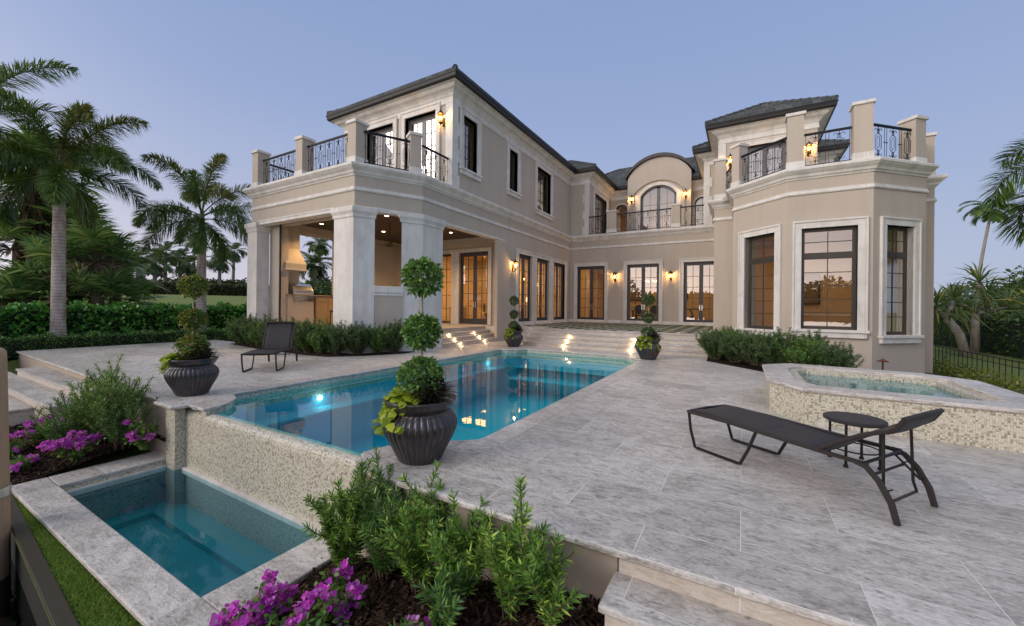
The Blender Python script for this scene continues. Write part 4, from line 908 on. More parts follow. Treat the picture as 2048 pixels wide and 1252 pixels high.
# ================================================================== furniture, lamps, pots
# ---- wall lanterns
def lantern(n, loc, nrm, label, e=26):
    """loc = point on the wall at lamp height; nrm = outward plan direction"""
    a = math.atan2(nrm[1], nrm[0]); r = empty('wall_lantern', loc, a, label, 'wall lamp', 'lit lanterns on the house walls')
    b = MB(); b.box(-.0, -.05, -.28, .02, .05, .06); b.tube([(.02, 0, -.22), (.08, 0, -.30), (.16, 0, -.30), (.18, 0, -.24)], .012); b.tube([(.02, 0, -.05), (.06, 0, -.10), (.10, 0, -.04), (.18, 0, -.2)], .008); b.build('bracket', M['lantern'], r, uv=False)
    b = MB(); c = (.18, 0)
    for k in range(6):
        q = 2 * math.pi * (k + .5) / 6; b.tube([(c[0] + .075 * math.cos(q), c[1] + .075 * math.sin(q), -.20), (c[0] + .105 * math.cos(q), c[1] + .105 * math.sin(q), .13)], .008, 4)
    b.lathe([(.0, -.25), (.03, -.24), (.085, -.215), (.085, -.195), (0, -.193)], (c[0], c[1], 0), 12); b.lathe([(.13, .125), (.13, .145), (.085, .20), (.05, .25), (.028, .26), (.028, .29), (.012, .31), (.0, .37)], (c[0], c[1], 0), 12); b.build('cage', M['lantern'], r, uv=False)
    b = MB(); b.lathe([(.07, -.19), (.098, .12)], (c[0], c[1], 0), 6); b.build('glass', M['lantern_glass'], r, uv=False, fix=False)
    b = MB()
    for k in range(3): q = 2 * math.pi * k / 3; b.lathe([(0, -.08), (.016, -.05), (.02, .0), (.0, .06)], (c[0] + .03 * math.cos(q), c[1] + .03 * math.sin(q), 0), 6)
    b.build('bulb', M['bulb'], r, uv=False)
    l = bpy.data.lights.new('lantern_light', 'POINT'); l.energy = e * 1.5; l.shadow_soft_size = .05; l.color = (1, .64, .30); o = bpy.data.objects.new('lantern_light', l); o.location = (.21, 0, .02); lk(o, r)
    return r
Y_ = (0, -1)
lantern(0, (-10.24, 12.20, 8.92), Y_, 'lit lantern on the upper front wall beside the wing balcony doors', 34)
lantern(1, (-9.84, 17.02, 3.62), (1, 0), 'lit lantern between the porch opening and the first side french doors', 30)
lantern(2, (-6.83, 24.55, 3.50), Y_, 'lit lantern left of the middle french doors on the courtyard wall', 34)
lantern(3, (-3.61, 24.55, 3.46), Y_, 'lit lantern right of the middle french doors on the courtyard wall', 34)
lantern(4, (-6.86, 28.6, 9.22), Y_, 'lit lantern left of the arched balcony door', 34)
lantern(5, (-3.33, 28.6, 9.16), Y_, 'lit lantern right of the arched balcony door', 34)
lantern(6, (-.58, 21.65, 8.62), Y_, 'lit lantern left of the doors on the bay balcony, behind the stucco post', 34)
lantern(7, (2.42, 21.65, 8.62), Y_, 'lit lantern right of the bay balcony doors, half hidden by a post', 34)
# ---- step lights
def steplight(p, nrm, label, grp):
    a = math.atan2(nrm[1], nrm[0]); r = empty('step_light', p, a, label, 'step light', grp)
    b = MB(); b.box(-.004, -.055, -.03, .008, .055, .03); b.build('trim_plate', M['steel'], r, uv=False)
    b = MB(); b.box(.0085, -.032, -.016, .012, .032, .016); b.build('lens', M['steplight'], r, uv=False)
    l = bpy.data.lights.new('step_glow', 'POINT'); l.energy = 1.7; l.shadow_soft_size = .02; l.color = (1, .70, .38); o = bpy.data.objects.new('step_glow', l); o.location = (.07, 0, .0); lk(o, r)
for i, y in enumerate((12.92, 14.68)):
    for k in range(3): steplight((XC - .02 - .30 * k, y, .165 * k + .072), (1, 0), '%s step light of the %s column on the porch steps' % (('lowest', 'middle', 'top')[k], ('near', 'far')[i]), 'lit step lights on the porch steps')
for i, x in enumerate((-6.08, -3.49)):
    for k in range(3): steplight((x, 14.63 + .30 * k, .165 * k + .075), Y_, '%s step light of the %s column on the courtyard steps' % (('lowest', 'middle', 'top')[k], ('left', 'right')[i]), 'lit step lights on the courtyard steps')
# ---- porch downlights and fan
for i, (x, y) in enumerate(((-15.2, 10.4), (-14.2, 12.8), (-11.6, 10.6), (-11.6, 14.4))):
    r = empty('downlight', (x, y, 4.96), 0, ('round ceiling light over the grill', 'round ceiling light behind the fan', 'round ceiling light behind the right column', 'round ceiling light near the porch doors')[i], 'ceiling light', 'porch ceiling lights')
    b = MB(); b.lathe([(.11, 0), (.11, -.012), (.075, -.014), (.075, 0)], n=16); b.build('trim_ring', M['stone'], r, uv=False); b = MB(); b.lathe([(.074, -.004), (0, -.005)], n=16); b.build('lens', M['downlight'], r, uv=False)
    l = bpy.data.lights.new('downlight_beam', 'SPOT'); l.energy = 210; l.spot_size = R(130); l.spot_blend = .7; l.shadow_soft_size = .08; l.color = (1, .60, .26); o = bpy.data.objects.new('downlight_beam', l); o.location = (0, 0, -.05); lk(o, r)
r = empty('ceiling_fan', (-12.5, 11.6, 4.05), 0, 'dark bladed ceiling fan hanging from the porch ceiling', 'ceiling fan')
b = MB(); b.tube([(0, 0, .1), (0, 0, .91)], .02); b.lathe([(.02, .12), (.12, .08), (.15, 0), (.11, -.07), (.0, -.09)], n=16); b.build('motor', M['furn'], r, uv=False)
for k in range(5):
    q = 2 * math.pi * k / 5 + .3; b = MB(); b.obox((0, 0), (math.cos(q), math.sin(q)), (-math.sin(q), math.cos(q)), .14, .72, -.075, .075, .0, .014); b.build('blade', M['furn'], r, uv=False)
# ---- outdoor kitchen
r = empty('kitchen_counter', (-16.25, 10.6, TZ), 0, 'tan outdoor kitchen counter with wooden cabinet doors along the porch side', 'counter')
b = MB(); b.box(-.32, -1.2, 0, .36, -.05, 1.30); b.build('end_block', M['stucco'], r); b = MB(); b.box(-.36, -1.24, 1.30, .40, 1.75, 1.345); b.build('worktop', M['granite'], r, bevel=.01)
b = MB(); b.box(-.32, .06, .08, .34, 1.72, 1.295); b.box(-.32, .06, 0, .28, 1.72, .08); b.build('cabinet', M['cabinet'], r)
for k in range(3):
    y0 = .10 + .54 * k; b = MB(); b.box(.342, y0, .12, .36, y0 + .50, 1.02); b.box(.36, y0 + .03, .15, .366, y0 + .47, .99); b.build('cabinet_door', M['cabinet'], r, bevel=.006); b = MB(); b.box(.342, y0, 1.06, .36, y0 + .5, 1.26); b.build('drawer', M['cabinet'], r, bevel=.006)
r = empty('grill', (-16.25, 10.15, TZ + 1.345), 0, 'stainless steel barbecue grill with a rounded hood on the counter', 'grill')
b = MB(); prof = [(-.30, 0), (-.30, .22), (-.24, .36), (-.10, .46), (.06, .46), (.20, .36), (.30, .20), (.33, .02), (.33, 0)]
P = [(x, y, z) for y in (-.48, .42) for x, z in prof]; n = len(prof); b.add(P, [tuple(range(n - 1, -1, -1)), tuple(range(n, 2 * n))] + [(i, (i + 1) % n, n + (i + 1) % n, n + i) for i in range(n)]); b.build('hood', M['steel'], r, bevel=.01)
b = MB(); b.tube([(.40, -.38, .14), (.40, .32, .14)], .015); b.tube([(.32, -.34, .14), (.40, -.34, .14)], .01); b.tube([(.32, .28, .14), (.40, .28, .14)], .01); b.build('handle', M['steel'], r, uv=False)
b = MB(); b.box(.345, -.48, -.26, .39, .42, -.01)
for k in range(4): b.tube([(.39, -.36 + .22 * k, -.13), (.43, -.36 + .22 * k, -.13)], .035, 10)
b.build('control_panel', M['steel'], r)
r = empty('range_hood', (-16.58, 9.72, 3.05), 0, 'tan stucco range hood flaring out above the grill', 'range hood')
b = MB(); A = [(0, -.42), (.72, -.42), (.72, .46), (0, .46)]; B = [(0, -.36), (.28, -.36), (.28, .36), (0, .36)]
b.add([(*p, .0) for p in A] + [(*p, .22) for p in A] + [(*p, .95) for p in B] + [(*p, 1.9) for p in B], [(3, 2, 1, 0)] + [(4 * k + i, 4 * k + (i + 1) % 4, 4 * k + 4 + (i + 1) % 4, 4 * k + 4 + i) for k in range(3) for i in range(4)]); b.build('canopy', M['stucco'], r)
b = MB(); b.box(-.02, -.46, -.05, .76, .5, -.002); b.build('rim', M['stone'], r)
r = empty('bar_chair', (-14.95, 11.1, TZ), R(200), 'brown woven high-backed chair by the outdoor kitchen, seen behind the column', 'chair')
b = MB(); b.box(-.28, -.28, .62, .28, .28, .70); b.build('seat', M['wicker'], r, bevel=.02)
b = MB(); N = 7
for i in range(N):
    a0, a1 = -1.1 + 2.2 * i / N, -1.1 + 2.2 * (i + 1) / N; z = [.60, .60, 1.38, 1.30]
    p = [(-.30 * math.cos(a) - .02, .31 * math.sin(a)) for a in (a0, a1)]; b.add([(p[0][0], p[0][1], .5), (p[1][0], p[1][1], .5), (p[1][0] * 1.25 - .06, p[1][1] * 1.06, 1.36), (p[0][0] * 1.25 - .06, p[0][1] * 1.06, 1.36), (p[0][0] + .03, p[0][1] * .93, .5), (p[1][0] + .03, p[1][1] * .93, .5), (p[1][0] * 1.25 - .03, p[1][1] * 1.0, 1.36), (p[0][0] * 1.25 - .03, p[0][1] * 1.0, 1.36)], [(0, 1, 2, 3), (7, 6, 5, 4), (3, 2, 6, 7)])
b.build('backrest', M['wicker'], r)
for x, y in ((-.24, -.24), (.24, -.24), (.24, .24), (-.24, .24)): b = MB(); b.tube([(x, y, .62), (x * 1.08, y * 1.08, 0)], .025); b.build('leg', M['leg'], r, uv=False)
# ---- sun loungers
def lounger(loc, rz, recl, label):
    r = empty('sun_lounger', loc, rz, label, 'sun lounger', 'dark sun loungers on the pool deck'); W_ = .65
    def strip(pts, th, name, mat, w0=.02, w1=W_ - .02, sag=.012):
        Vv = []; F = []; n = len(pts); m = 9
        for side in (0, 1):
            for s, z in pts:
                for j in range(m):
                    q = j / (m - 1); Vv.append((s, w0 + (w1 - w0) * q, z - sag * math.sin(math.pi * q) - th * side))
        B = n * m
        for i in range(n - 1):
            for j in range(m - 1):
                a = i * m + j; F += [(a, a + m, a + m + 1, a + 1), (B + a + 1, B + a + m + 1, B + a + m, B + a)]
        for i in range(n - 1):
            for j in (0, m - 1): a = i * m + j; F.append((a, a + m, B + a + m, B + a) if j else (B + a, B + a + m, a + m, a))
        for j in range(m - 1):
            for i in (0, n - 1): a = i * m + j; F.append((a, a + 1, B + a + 1, B + a) if i == 0 else (B + a, B + a + 1, a + 1, a))
        b_ = MB(); b_.add(Vv, F); return b_.build(name, mat, r, smooth=True)
    seat = [(-.10, .405), (-.06, .425), (.1, .43), (.35, .425), (.6, .41), (.85, .40), (1.05, .39), (1.24, .385)]
    strip(seat, .022, 'seat_sling', M['sling'])
    c, s_ = math.cos(recl), math.sin(recl); hb = (1.23, .395)
    prof = [(0, 0), (.18, .02), (.38, .028), (.50, .016), (.555, .002), (.62, .012), (.70, .055)]
    back = [(hb[0] + u * c - v * s_, hb[1] + u * s_ + v * c) for u, v in prof]; bk = strip(back, .03, 'backrest', M['sling'])
    b = MB()
    for w in (.012, W_ - .012): b.tube([(p[0], w, p[1] - .012) for p in back], .017)
    e = back[-1]; b.tube([(e[0], .0, e[1] - .01), (e[0] + .008, W_ * .5, e[1] - .002), (e[0], W_, e[1] - .01)], .020); b.build('back_frame', M['wicker'], bk, uv=False)
    for w in (0, W_):
        b = MB(); b.tube([(-.10, w, .398), (.4, w, .405), (.9, w, .392), (1.3, w, .385), (1.56, w, .385)], .019); b.build('side_rail', M['wicker'], r, uv=False)
        b = MB(); b.tube([(-.085, w, .39), (-.06, w, .2), (.0, w, .018), (.03, w, .014), (.50, w, .014), (.54, w, .02), (.62, w, .18), (.70, w, .39)], .017); b.build('leg', M['leg'], r, uv=False)
        b = MB(); b.tube([(1.50, w, .385), (1.58, w, .365), (1.66, w, .28), (1.735, w, .14), (1.77, w, 0)], [.022, .024, .026, .026, .024]); b.build('leg', M['wicker'], r, uv=False)
    b = MB(); b.tube([(-.10, 0, .40), (-.112, W_ / 2, .406), (-.10, W_, .40)], .018); b.tube([(.70, 0, .385), (.70, W_, .385)], .014); b.tube([(1.56, 0, .385), (1.56, W_, .385)], .014); b.build('cross_bar', M['leg'], r, uv=False)
    k = 3 if recl < 1 else 2; m0 = back[k]; f = (1.70, .12) if recl < .8 else (1.60, .2)
    b = MB(); b.tube([(m0[0], .09, m0[1] - .03), (f[0] - .04, .07, f[1] + .06), (f[0], .12, f[1]), (f[0], W_ - .12, f[1]), (f[0] - .04, W_ - .07, f[1] + .06), (m0[0], W_ - .09, m0[1] - .03)], .011); b.tube([(1.60, .06, .30), (1.60, W_ - .06, .30)], .011)
    for w in (.05, W_ - .05):
        b.tube([(1.52, w, .37), (1.70, w, .20)], .010)
        for q in range(4): b.tube([(1.54 + .05 * q, w, .35 - .047 * q), (1.575 + .05 * q, w, .375 - .047 * q)], .007, 4)
    b.build('prop_frame', M['leg'], r, uv=False); return r
lounger((-.46, 5.01, .001), math.atan2(-.555, .83), R(31), 'low reclined brown woven sun lounger in the right foreground before the spa')
lounger((-9.56, 5.42, .001), math.atan2(.70, -.714), R(60), 'sun lounger with raised back on the left deck before the shrub bed').scale = (1.08, 1.08, 1.08)
# ---- side table
r = empty('side_table', (1.02, 5.42, .001), .3, 'small round dark side table behind the reclined lounger', 'side table')
b = MB(); b.lathe([(0, .435), (.245, .435), (.262, .445), (.262, .468), (.25, .476), (0, .476)], n=32); b.build('table_top', M['sling'], r, smooth=False)
for k in range(4):
    q = math.pi / 4 + k * math.pi / 2; x, y = .21 * math.cos(q), .21 * math.sin(q); b = MB(); b.tube([(x, y, .44), (x, y, .02)], .014); b.lathe([(.022, .0), (.022, .02), (.014, .03)], (x, y, 0), 8); b.build('leg', M['leg'], r, uv=False)
b = MB(); b.tube([(.21 * math.cos(q), .21 * math.sin(q), .16) for q in [math.pi / 4 + 2 * math.pi * k / 16 for k in range(16)]], .008, 5, closed=True); b.build('ring_brace', M['leg'], r, uv=False)
# ---- path light and bed spotlights
r = empty('path_light', (3.36, 14.7, -.05), 0, 'copper mushroom path light standing by the bay wall', 'path light')
b = MB(); b.tube([(0, 0, -.1), (0, 0, .27)], .022, 8); b.build('stem', M['copper'], r, uv=False); b = MB(); b.lathe([(.135, .235), (.14, .245), (.06, .29), (.02, .31), (.0, .33)], n=16); b.build('cap', M['copper'], r, uv=False)
r = empty('bed_spotlight', (-13.6, 7.95, .03), 0, 'small lit spotlight among the shrubs below the porch opening', 'spotlight')
b = MB(); b.tube([(0, 0, 0), (0, 0, .2)], .015); b.tube([(0, 0, .2), (0, .08, .24)], .035, 8); b.build('body', M['lantern'], r, uv=False); b = MB(); b.lathe([(.03, 0), (0, .012)], (0, .03, .27), 8); b.build('lens', M['downlight'], r, uv=False)
# ---- planter pots
prof = [(.19, 0), (.222, .0), (.235, .02), (.262, .08), (.302, .16), (.345, .24), (.376, .315), (.386, .365), (.376, .42), (.345, .465), (.318, .49), (.304, .503), (.304, .516), (.322, .53), (.352, .585), (.368, .618), (.372, .632), (.36, .64), (.335, .636), (.31, .59), (.29, .52), (.0, .52)]
def pot(loc, label):
    r = empty('planter_pot', loc, random.random() * 6, label, 'planter pot', 'dark ribbed planter pots round the pool')
    b = MB(); b.lathe(prof, n=216, flute=.062, fl=(3, 10, 36)); o = b.build('pot_body', M['pot'], r, smooth=True, uv=False)
    b = MB(); b.lathe([(.302, .59), (.2, .605), (0, .615)], n=24); b.build('soil', M['soil'], r, uv=False); return r
random.seed(3)
POTS = [((-8.38, 3.28, .001), 'large dark ribbed pot on the left corner of the deck beside the spillway'), ((-2.93, 3.17, .001), 'large dark ribbed pot in the centre foreground at the pool corner'), ((-7.97, 13.95, .001), 'dark ribbed pot at the far left corner of the pool by the porch steps'), ((-2.55, 12.95, .001), 'dark ribbed pot at the far right corner of the pool before the courtyard steps')]
for p, l in POTS: pot(p, l)
# ---- things seen through the windows
def dchair(x, y, rz, label, z=TZ + .02):
    r = empty('dining_chair', (x, y, z), rz, label, 'chair', 'dark chairs inside the house')
    b = MB(); b.box(-.24, -.24, .42, .24, .24, .50); b.build('seat', M['furn'], r, bevel=.015); b = MB(); b.lathe([(0, -.02), (.26, -.02), (.26, .02), (0, .02)], n=20); b.v = [(-.24 + z_, x_, .82 + y_ * 1.1) for x_, y_, z_ in b.v]; b.build('backrest', M['furn'], r)
    for q in ((-.21, -.21), (.21, -.21), (.21, .21), (-.21, .21)): b = MB(); b.tube([(q[0], q[1], .42), (q[0] * 1.1, q[1] * 1.1, 0)], .022); b.build('leg', M['furn'], r, uv=False)
dchair(-5.7, 26.1, R(90), 'dark round-backed chair left of the dining table behind the middle doors'); dchair(-4.7, 26.0, R(90), 'dark round-backed chair right of centre behind the middle doors'); dchair(-13.4, 20.3, R(20), 'dark chair in the lit room behind the porch doors')
r = empty('dining_table', (-5.2, 26.9, TZ), 0, 'dark dining table in the lit room behind the middle courtyard doors', 'table'); b = MB(); b.box(-1.1, -.5, .72, 1.1, .5, .78); b.build('table_top', M['furn'], r)
for q in ((-1, -.4), (1, -.4), (1, .4), (-1, .4)): b = MB(); b.box(q[0] - .04, q[1] - .04, 0, q[0] + .04, q[1] + .04, .72); b.build('leg', M['furn'], r)
r = empty('console_table', (-2.45, 26.6, TZ), 0, 'dark curved-leg table in the lit room behind the right courtyard doors', 'table'); b = MB(); b.box(-.6, -.3, .86, .45, .3, .93); b.build('table_top', M['furn'], r); b = MB(); b.tube([(-.35, 0, .86), (-.2, 0, .55), (-.38, 0, .25), (-.5, 0, 0)], .04); b.tube([(-.2, 0, .5), (.0, 0, .2), (.1, 0, 0)], .035); b.build('leg', M['furn'], r)
r = empty('sofa', (-13.0, 20.9, .69), R(90), 'cream sofa in the lit room behind the porch doors', 'sofa')
b = MB(); b.box(-.45, -1.1, 0, .45, 1.1, .45); b.build('seat', M['fabric'], r, bevel=.05); b = MB(); b.box(.32, -1.1, .45, .52, 1.1, .95); b.build('backrest', M['fabric'], r, bevel=.05)
for y in (-1.2, 1.2): b = MB(); b.box(-.45, y - .1, 0, .5, y + .1, .66); b.build('armrest', M['fabric'], r, bevel=.04)
def tlamp(x, y, z, label, e=14):
    r = empty('table_lamp', (x, y, z), 0, label, 'lamp', 'lit lamps inside the house'); b = MB(); b.lathe([(.09, 0), (.09, .02), (.03, .05), (.07, .18), (.03, .32), (.012, .36)], n=14); b.build('base', M['furn'], r, uv=False); b = MB(); b.lathe([(.17, .34), (.11, .60)], n=18); b.build('lamp_shade', M['bulb_soft'], r, uv=False, fix=False)
for a in ((-13.62, 17.6, 1.55, 'lit table lamp behind the narrow porch window'), (4.2, 20.6, 1.55, 'lit lamp behind the right bay window'), (-12.2, 23.2, 1.6, 'lit lamp behind the side french doors')): tlamp(*a)
r = empty('side_cabinet', (-13.6, 17.6, .69), 0, 'low cabinet under the lamp behind the narrow porch window', 'cabinet'); b = MB(); b.box(-.4, -.25, .06, .4, .25, .86); b.build('body', M['cabinet'], r); b = MB(); b.box(-.38, -.22, 0, .38, .22, .06); b.build('plinth', M['furn'], r)
r = empty('side_cabinet', (4.2, 20.7, .46), 0, 'low cabinet under the lamp in the bay room', 'cabinet'); b = MB(); b.box(-.4, -.25, .06, .4, .25, 1.09); b.build('body', M['cabinet'], r); b = MB(); b.box(-.38, -.22, 0, .38, .22, .06); b.build('plinth', M['furn'], r)
r = empty('side_cabinet', (-12.2, 23.2, .69), 0, 'low cabinet under the lamp behind the side doors', 'cabinet'); b = MB(); b.box(-.4, -.25, .06, .4, .25, .90); b.build('body', M['cabinet'], r); b = MB(); b.box(-.38, -.22, 0, .38, .22, .06); b.build('plinth', M['furn'], r)
for i, (x, y, z) in enumerate(((-11.6, 18.9, 3.25), (-12.3, 20.6, 3.25), (-11.3, 22.6, 3.0))):
    r = empty('pendant_lamp', (x, y, z), 0, ('glowing pendant lamp behind the porch doors', 'glowing pendant lamp behind the first side doors', 'glowing pendant lamp behind the last side doors')[i], 'lamp', 'lit lamps inside the house'); b = MB(); b.tube([(0, 0, .12), (0, 0, 4.9 - z)], .008); b.build('cord', M['furn'], r, uv=False); b = MB(); b.lathe([(.0, -.14), (.09, -.1), (.12, 0), (.08, .1), (.0, .13)], n=14); b.build('lamp_shade', M['bulb_soft'], r, uv=False)
r = empty('bench', (2.2, 17.6, .46), 0, 'low white bench with a tray inside the middle bay window', 'bench'); b = MB(); b.box(-.6, -.2, .38, .6, .2, .46); b.build('seat', M['stone'], r); b = MB(); b.box(-.55, -.16, .0, -.48, .16, .38); b.build('leg', M['stone'], r); b = MB(); b.box(.48, -.16, .0, .55, .16, .38); b.build('leg', M['stone'], r)
r = empty('sideboard', (2.9, 21.8, .46), 0, 'long pale sideboard along the back of the bay room', 'sideboard'); b = MB(); b.box(-1.2, -.3, .08, 1.2, .3, .9); b.build('body', M['cabinet'], r); b = MB(); b.box(-1.25, -.33, .9, 1.25, .33, .95); b.build('worktop', M['stone'], r)
b = MB()
for x0 in (.04, 4.2):
    for k in range(9):
        x = x0 + .045 * k; b.lathe([(.03, .5), (.03, 4.4)], (x, 17.95 + .02 * (k % 2), 0), 8)
M['curtain'] = simple('pale_green_curtain', (.50, .50, .40), .9, 0, .08, 3, .1)
o = b.build('curtain', M['curtain'], HOUSE, uv=False)
# ---- metal garden fence on the right
r = empty('garden_fence', (7.3, 14, -.9), 0, 'low black metal picket fence on the grass right of the house', 'fence')
b = MB(); b.box(-.015, -4, .96, .015, 13.0, .99); b.build('top_rail', M['iron'], r); b = MB(); b.box(-.012, -4, .78, .012, 13, .80); b.box(-.012, -4, .12, .012, 13, .14); b.build('mid_rail', M['iron'], r)
for k in range(48): b = MB(); b.box(-.009, -4 + .36 * k - .009, -.05, .009, -4 + .36 * k + .009, 1.0); b.build('picket', M['iron'], r, uv=False)
# ---- canal edge in the lower left corner
b = MB(); b.sweep([(-12, 1.41), (-4.5, .925), (-3.0, .83)], [(-.11, -1.02), (.0, -1.02), (.0, -.955), (-.11, -.955)]); r = b.build('seawall_cap', M['brace'], None, bevel=.006); tag(r, 'weathered olive timber cap along the canal edge beside the catch basin', 'seawall')
b = MB(); b.sweep([(-12, 1.44), (-4.5, .955), (-3.0, .86)], [(-.07, -2.6), (.0, -2.6), (.0, -1.02), (-.07, -1.02)]); b.build('wall_boards', M['darkboard'], r)
b = MB(); b.lathe([(.20, -3.0), (.195, -1.3), (.185, -.6), (.17, .2), (.155, .9), (.15, 1.04), (.12, 1.08), (.0, 1.08)], (0, 0, 0), 20); r = b.build('dock_piling', M['post'], None, smooth=True, uv=False, loc=(-7.16, .90, 0)); tag(r, 'rough tan wooden dock piling with a metal band at the left edge', 'piling')
b = MB(); b.lathe([(.184, -.55), (.196, -.55), (.194, -.45), (.182, -.45)], n=20); b.build('metal_band', M['steel'], r, uv=False)
M['canal'] = m_water('canal_water', (.1, .2, .2), .25, 3)
sheet('canal_water', [(-60, -30), (-2.9, -30), (-2.9, .93), (-4.5, .99), (-12, 1.47), (-60, 4.5)], -1.45, M['canal']); M['canal_bed'] = simple('canal_bed', (.006, .022, .022), .9, 0, .3, 2, .1); sheet('canal_bed', [(-60, -30), (-2.9, -30), (-2.9, .93), (-4.5, .99), (-12, 1.47), (-60, 4.5)], -2.6, M['canal_bed'])

r = empty('chandelier', (-5.2, 26.9, 3.2), 0, 'small lit chandelier over the dining table behind the middle courtyard doors', 'chandelier'); b = MB(); b.tube([(0, 0, 0), (0, 0, 1.7)], .012)
for k in range(6): q = k * 1.047; b.tube([(0, 0, .05), (.2 * math.cos(q), .2 * math.sin(q), -.06), (.38 * math.cos(q), .38 * math.sin(q), .08)], .012)
b.build('arms', M['furn'], r, uv=False); b = MB()
for k in range(6): q = k * 1.047; b.lathe([(.03, .09), (.02, .2)], (.38 * math.cos(q), .38 * math.sin(q), 0), 8)
b.build('candle_lamps', M['bulb_soft'], r, uv=False)
# ================================================================== plants
def rngs(s): return np.random.default_rng(s)
def unit(a): return a / (np.linalg.norm(a, axis=-1, keepdims=True) + 1e-9)
def randdir(r, n): return unit(r.normal(size=(n, 3)))
def leaves(P, D, L, Wd, r, fold=.25, droop=0.0, shape='kite', roll=None, nrm=None):
    """leaf-sized faces at P pointing along D; returns verts, quads"""
    n = len(P); L = np.broadcast_to(np.asarray(L, float), (n,))[:, None]; Wd = np.broadcast_to(np.asarray(Wd, float), (n,))[:, None]
    ref = nrm if nrm is not None else unit(np.array([0, 0, 1.]) + r.normal(size=(n, 3)) * .55)
    side = np.cross(D, ref); bad = np.linalg.norm(side, axis=1) < .05; side[bad] = np.cross(D[bad], randdir(r, bad.sum())); side = unit(side); up = np.cross(side, D)
    g = np.array([0, 0, -1.])
    if shape == 'kite':
        A = P; m = P + D * L * .45 + up * Wd * fold; B = m - side * Wd * .5; C = m + side * Wd * .5; T = P + D * L + g * L * droop
        V = np.stack([A, B, T, C], 1).reshape(-1, 3); F = np.arange(n * 4).reshape(-1, 4)
    elif shape == 'oval':
        a = P + D * L * .02; b1 = P + D * L * .36 - side * Wd * .5 + up * Wd * fold; c1 = P + D * L * .36 + side * Wd * .5 + up * Wd * fold
        b2 = P + D * L * .74 - side * Wd * .42 + up * Wd * fold * .8 + g * L * droop * .5; c2 = P + D * L * .74 + side * Wd * .42 + up * Wd * fold * .8 + g * L * droop * .5; t = P + D * L + g * L * droop
        V = np.stack([a, b1, c1, b2, c2, t], 1).reshape(-1, 3); k = np.arange(n)[:, None] * 6
        F = np.concatenate([k + np.array([[0, 1, 2, 2]])[:, [0, 2, 1, 1]], ], 0) if False else np.concatenate([k + np.array([0, 2, 1, 0]), ], 0)
        F = np.concatenate([k + np.array([1, 0, 2, 4]), k + np.array([1, 4, 5, 3])], 0)
    else:  # blade
        w = side * Wd * .5; m = P + D * L * .55 + g * L * droop * .28; t = P + D * L + g * L * droop
        V = np.stack([P - w * .6, P + w * .6, m - w, m + w, t - w * .12, t + w * .12], 1).reshape(-1, 3); k = np.arange(n)[:, None] * 6
        F = np.concatenate([k + np.array([0, 1, 3, 2]), k + np.array([2, 3, 5, 4])], 0)
    return V, F
class LB:
    def __init__(s): s.V = []; s.F = []; s.M = []; s.n = 0
    def add(s, V, F, mi=0): s.V.append(V); s.F.append(F + s.n); s.M.append(np.full(len(F), mi)); s.n += len(V); return s
    def build(s, name, mats, parent=None, loc=None): return fastmesh(name, np.concatenate(s.V), np.concatenate(s.F), mats, parent, np.concatenate(s.M), loc=loc)
G = lambda *c: c
M['box'] = m_leaf('topiary_leaf', [(0, (.022, .05, .014)), (.45, (.045, .095, .025)), (.8, (.075, .13, .035)), (1, (.12, .19, .05))], gain=3.2)
M['boxr'] = m_leaf('reddish_topiary_leaf', [(0, (.03, .06, .014)), (.5, (.06, .12, .025)), (.74, (.11, .15, .03)), (.88, (.22, .13, .035)), (1, (.32, .14, .05))], gain=2.4)
M['podo'] = m_leaf('podocarpus_needle', [(0, (.014, .04, .012)), (.5, (.032, .08, .020)), (.8, (.06, .12, .026)), (1, (.14, .20, .035))], .4, .2, gain=2.8)
M['podob'] = m_leaf('fresh_podocarpus_needle', [(0, (.03, .075, .016)), (.5, (.06, .125, .024)), (.8, (.11, .18, .03)), (1, (.22, .29, .05))], .4, .25, gain=2.7)
M['podod'] = m_leaf('dark_shrub_leaf', [(0, (.012, .028, .012)), (.5, (.026, .055, .020)), (.85, (.048, .085, .03)), (1, (.09, .13, .045))], .4, .2, gain=2.7)
M['clusia'] = m_leaf('glossy_hedge_leaf', [(0, (.012, .05, .010)), (.4, (.028, .095, .018)), (.75, (.055, .15, .026)), (1, (.13, .26, .05))], .32, .22, .5, gain=3.6)
M['clusiad'] = m_leaf('dark_hedge_leaf', [(0, (.007, .022, .007)), (.5, (.016, .045, .012)), (.85, (.03, .075, .02)), (1, (.06, .12, .03))], .35, .2, .5, gain=2.4)
M['lowhedge'] = m_leaf('low_hedge_leaf', [(0, (.010, .03, .008)), (.5, (.024, .06, .014)), (.85, (.05, .095, .024)), (1, (.12, .14, .04))], .45, .2, gain=4.2)
M['palm'] = m_leaf('palm_leaflet', [(0, (.014, .032, .010)), (.5, (.030, .060, .015)), (.85, (.055, .092, .020)), (1, (.10, .13, .035))], .4, .25, gain=3)
M['palmy'] = m_leaf('yellowed_palm_leaflet', [(0, (.03, .045, .010)), (.5, (.07, .08, .016)), (.85, (.13, .12, .024)), (1, (.20, .17, .05))], .45, .25, gain=2)
M['fan'] = m_leaf('fan_palm_leaf', [(0, (.012, .028, .012)), (.5, (.026, .052, .018)), (.85, (.06, .09, .03)), (1, (.13, .14, .05))], .4, .2, gain=6.5)
M['dead'] = m_leaf('dead_palm_skirt', [(0, (.05, .03, .02)), (.5, (.12, .075, .05)), (1, (.24, .17, .12))], .9, .1)
M['far'] = m_leaf('distant_foliage', [(0, (.010, .020, .008)), (.5, (.022, .038, .013)), (.85, (.04, .06, .02)), (1, (.07, .09, .03))], .6, .15, gain=2.6)
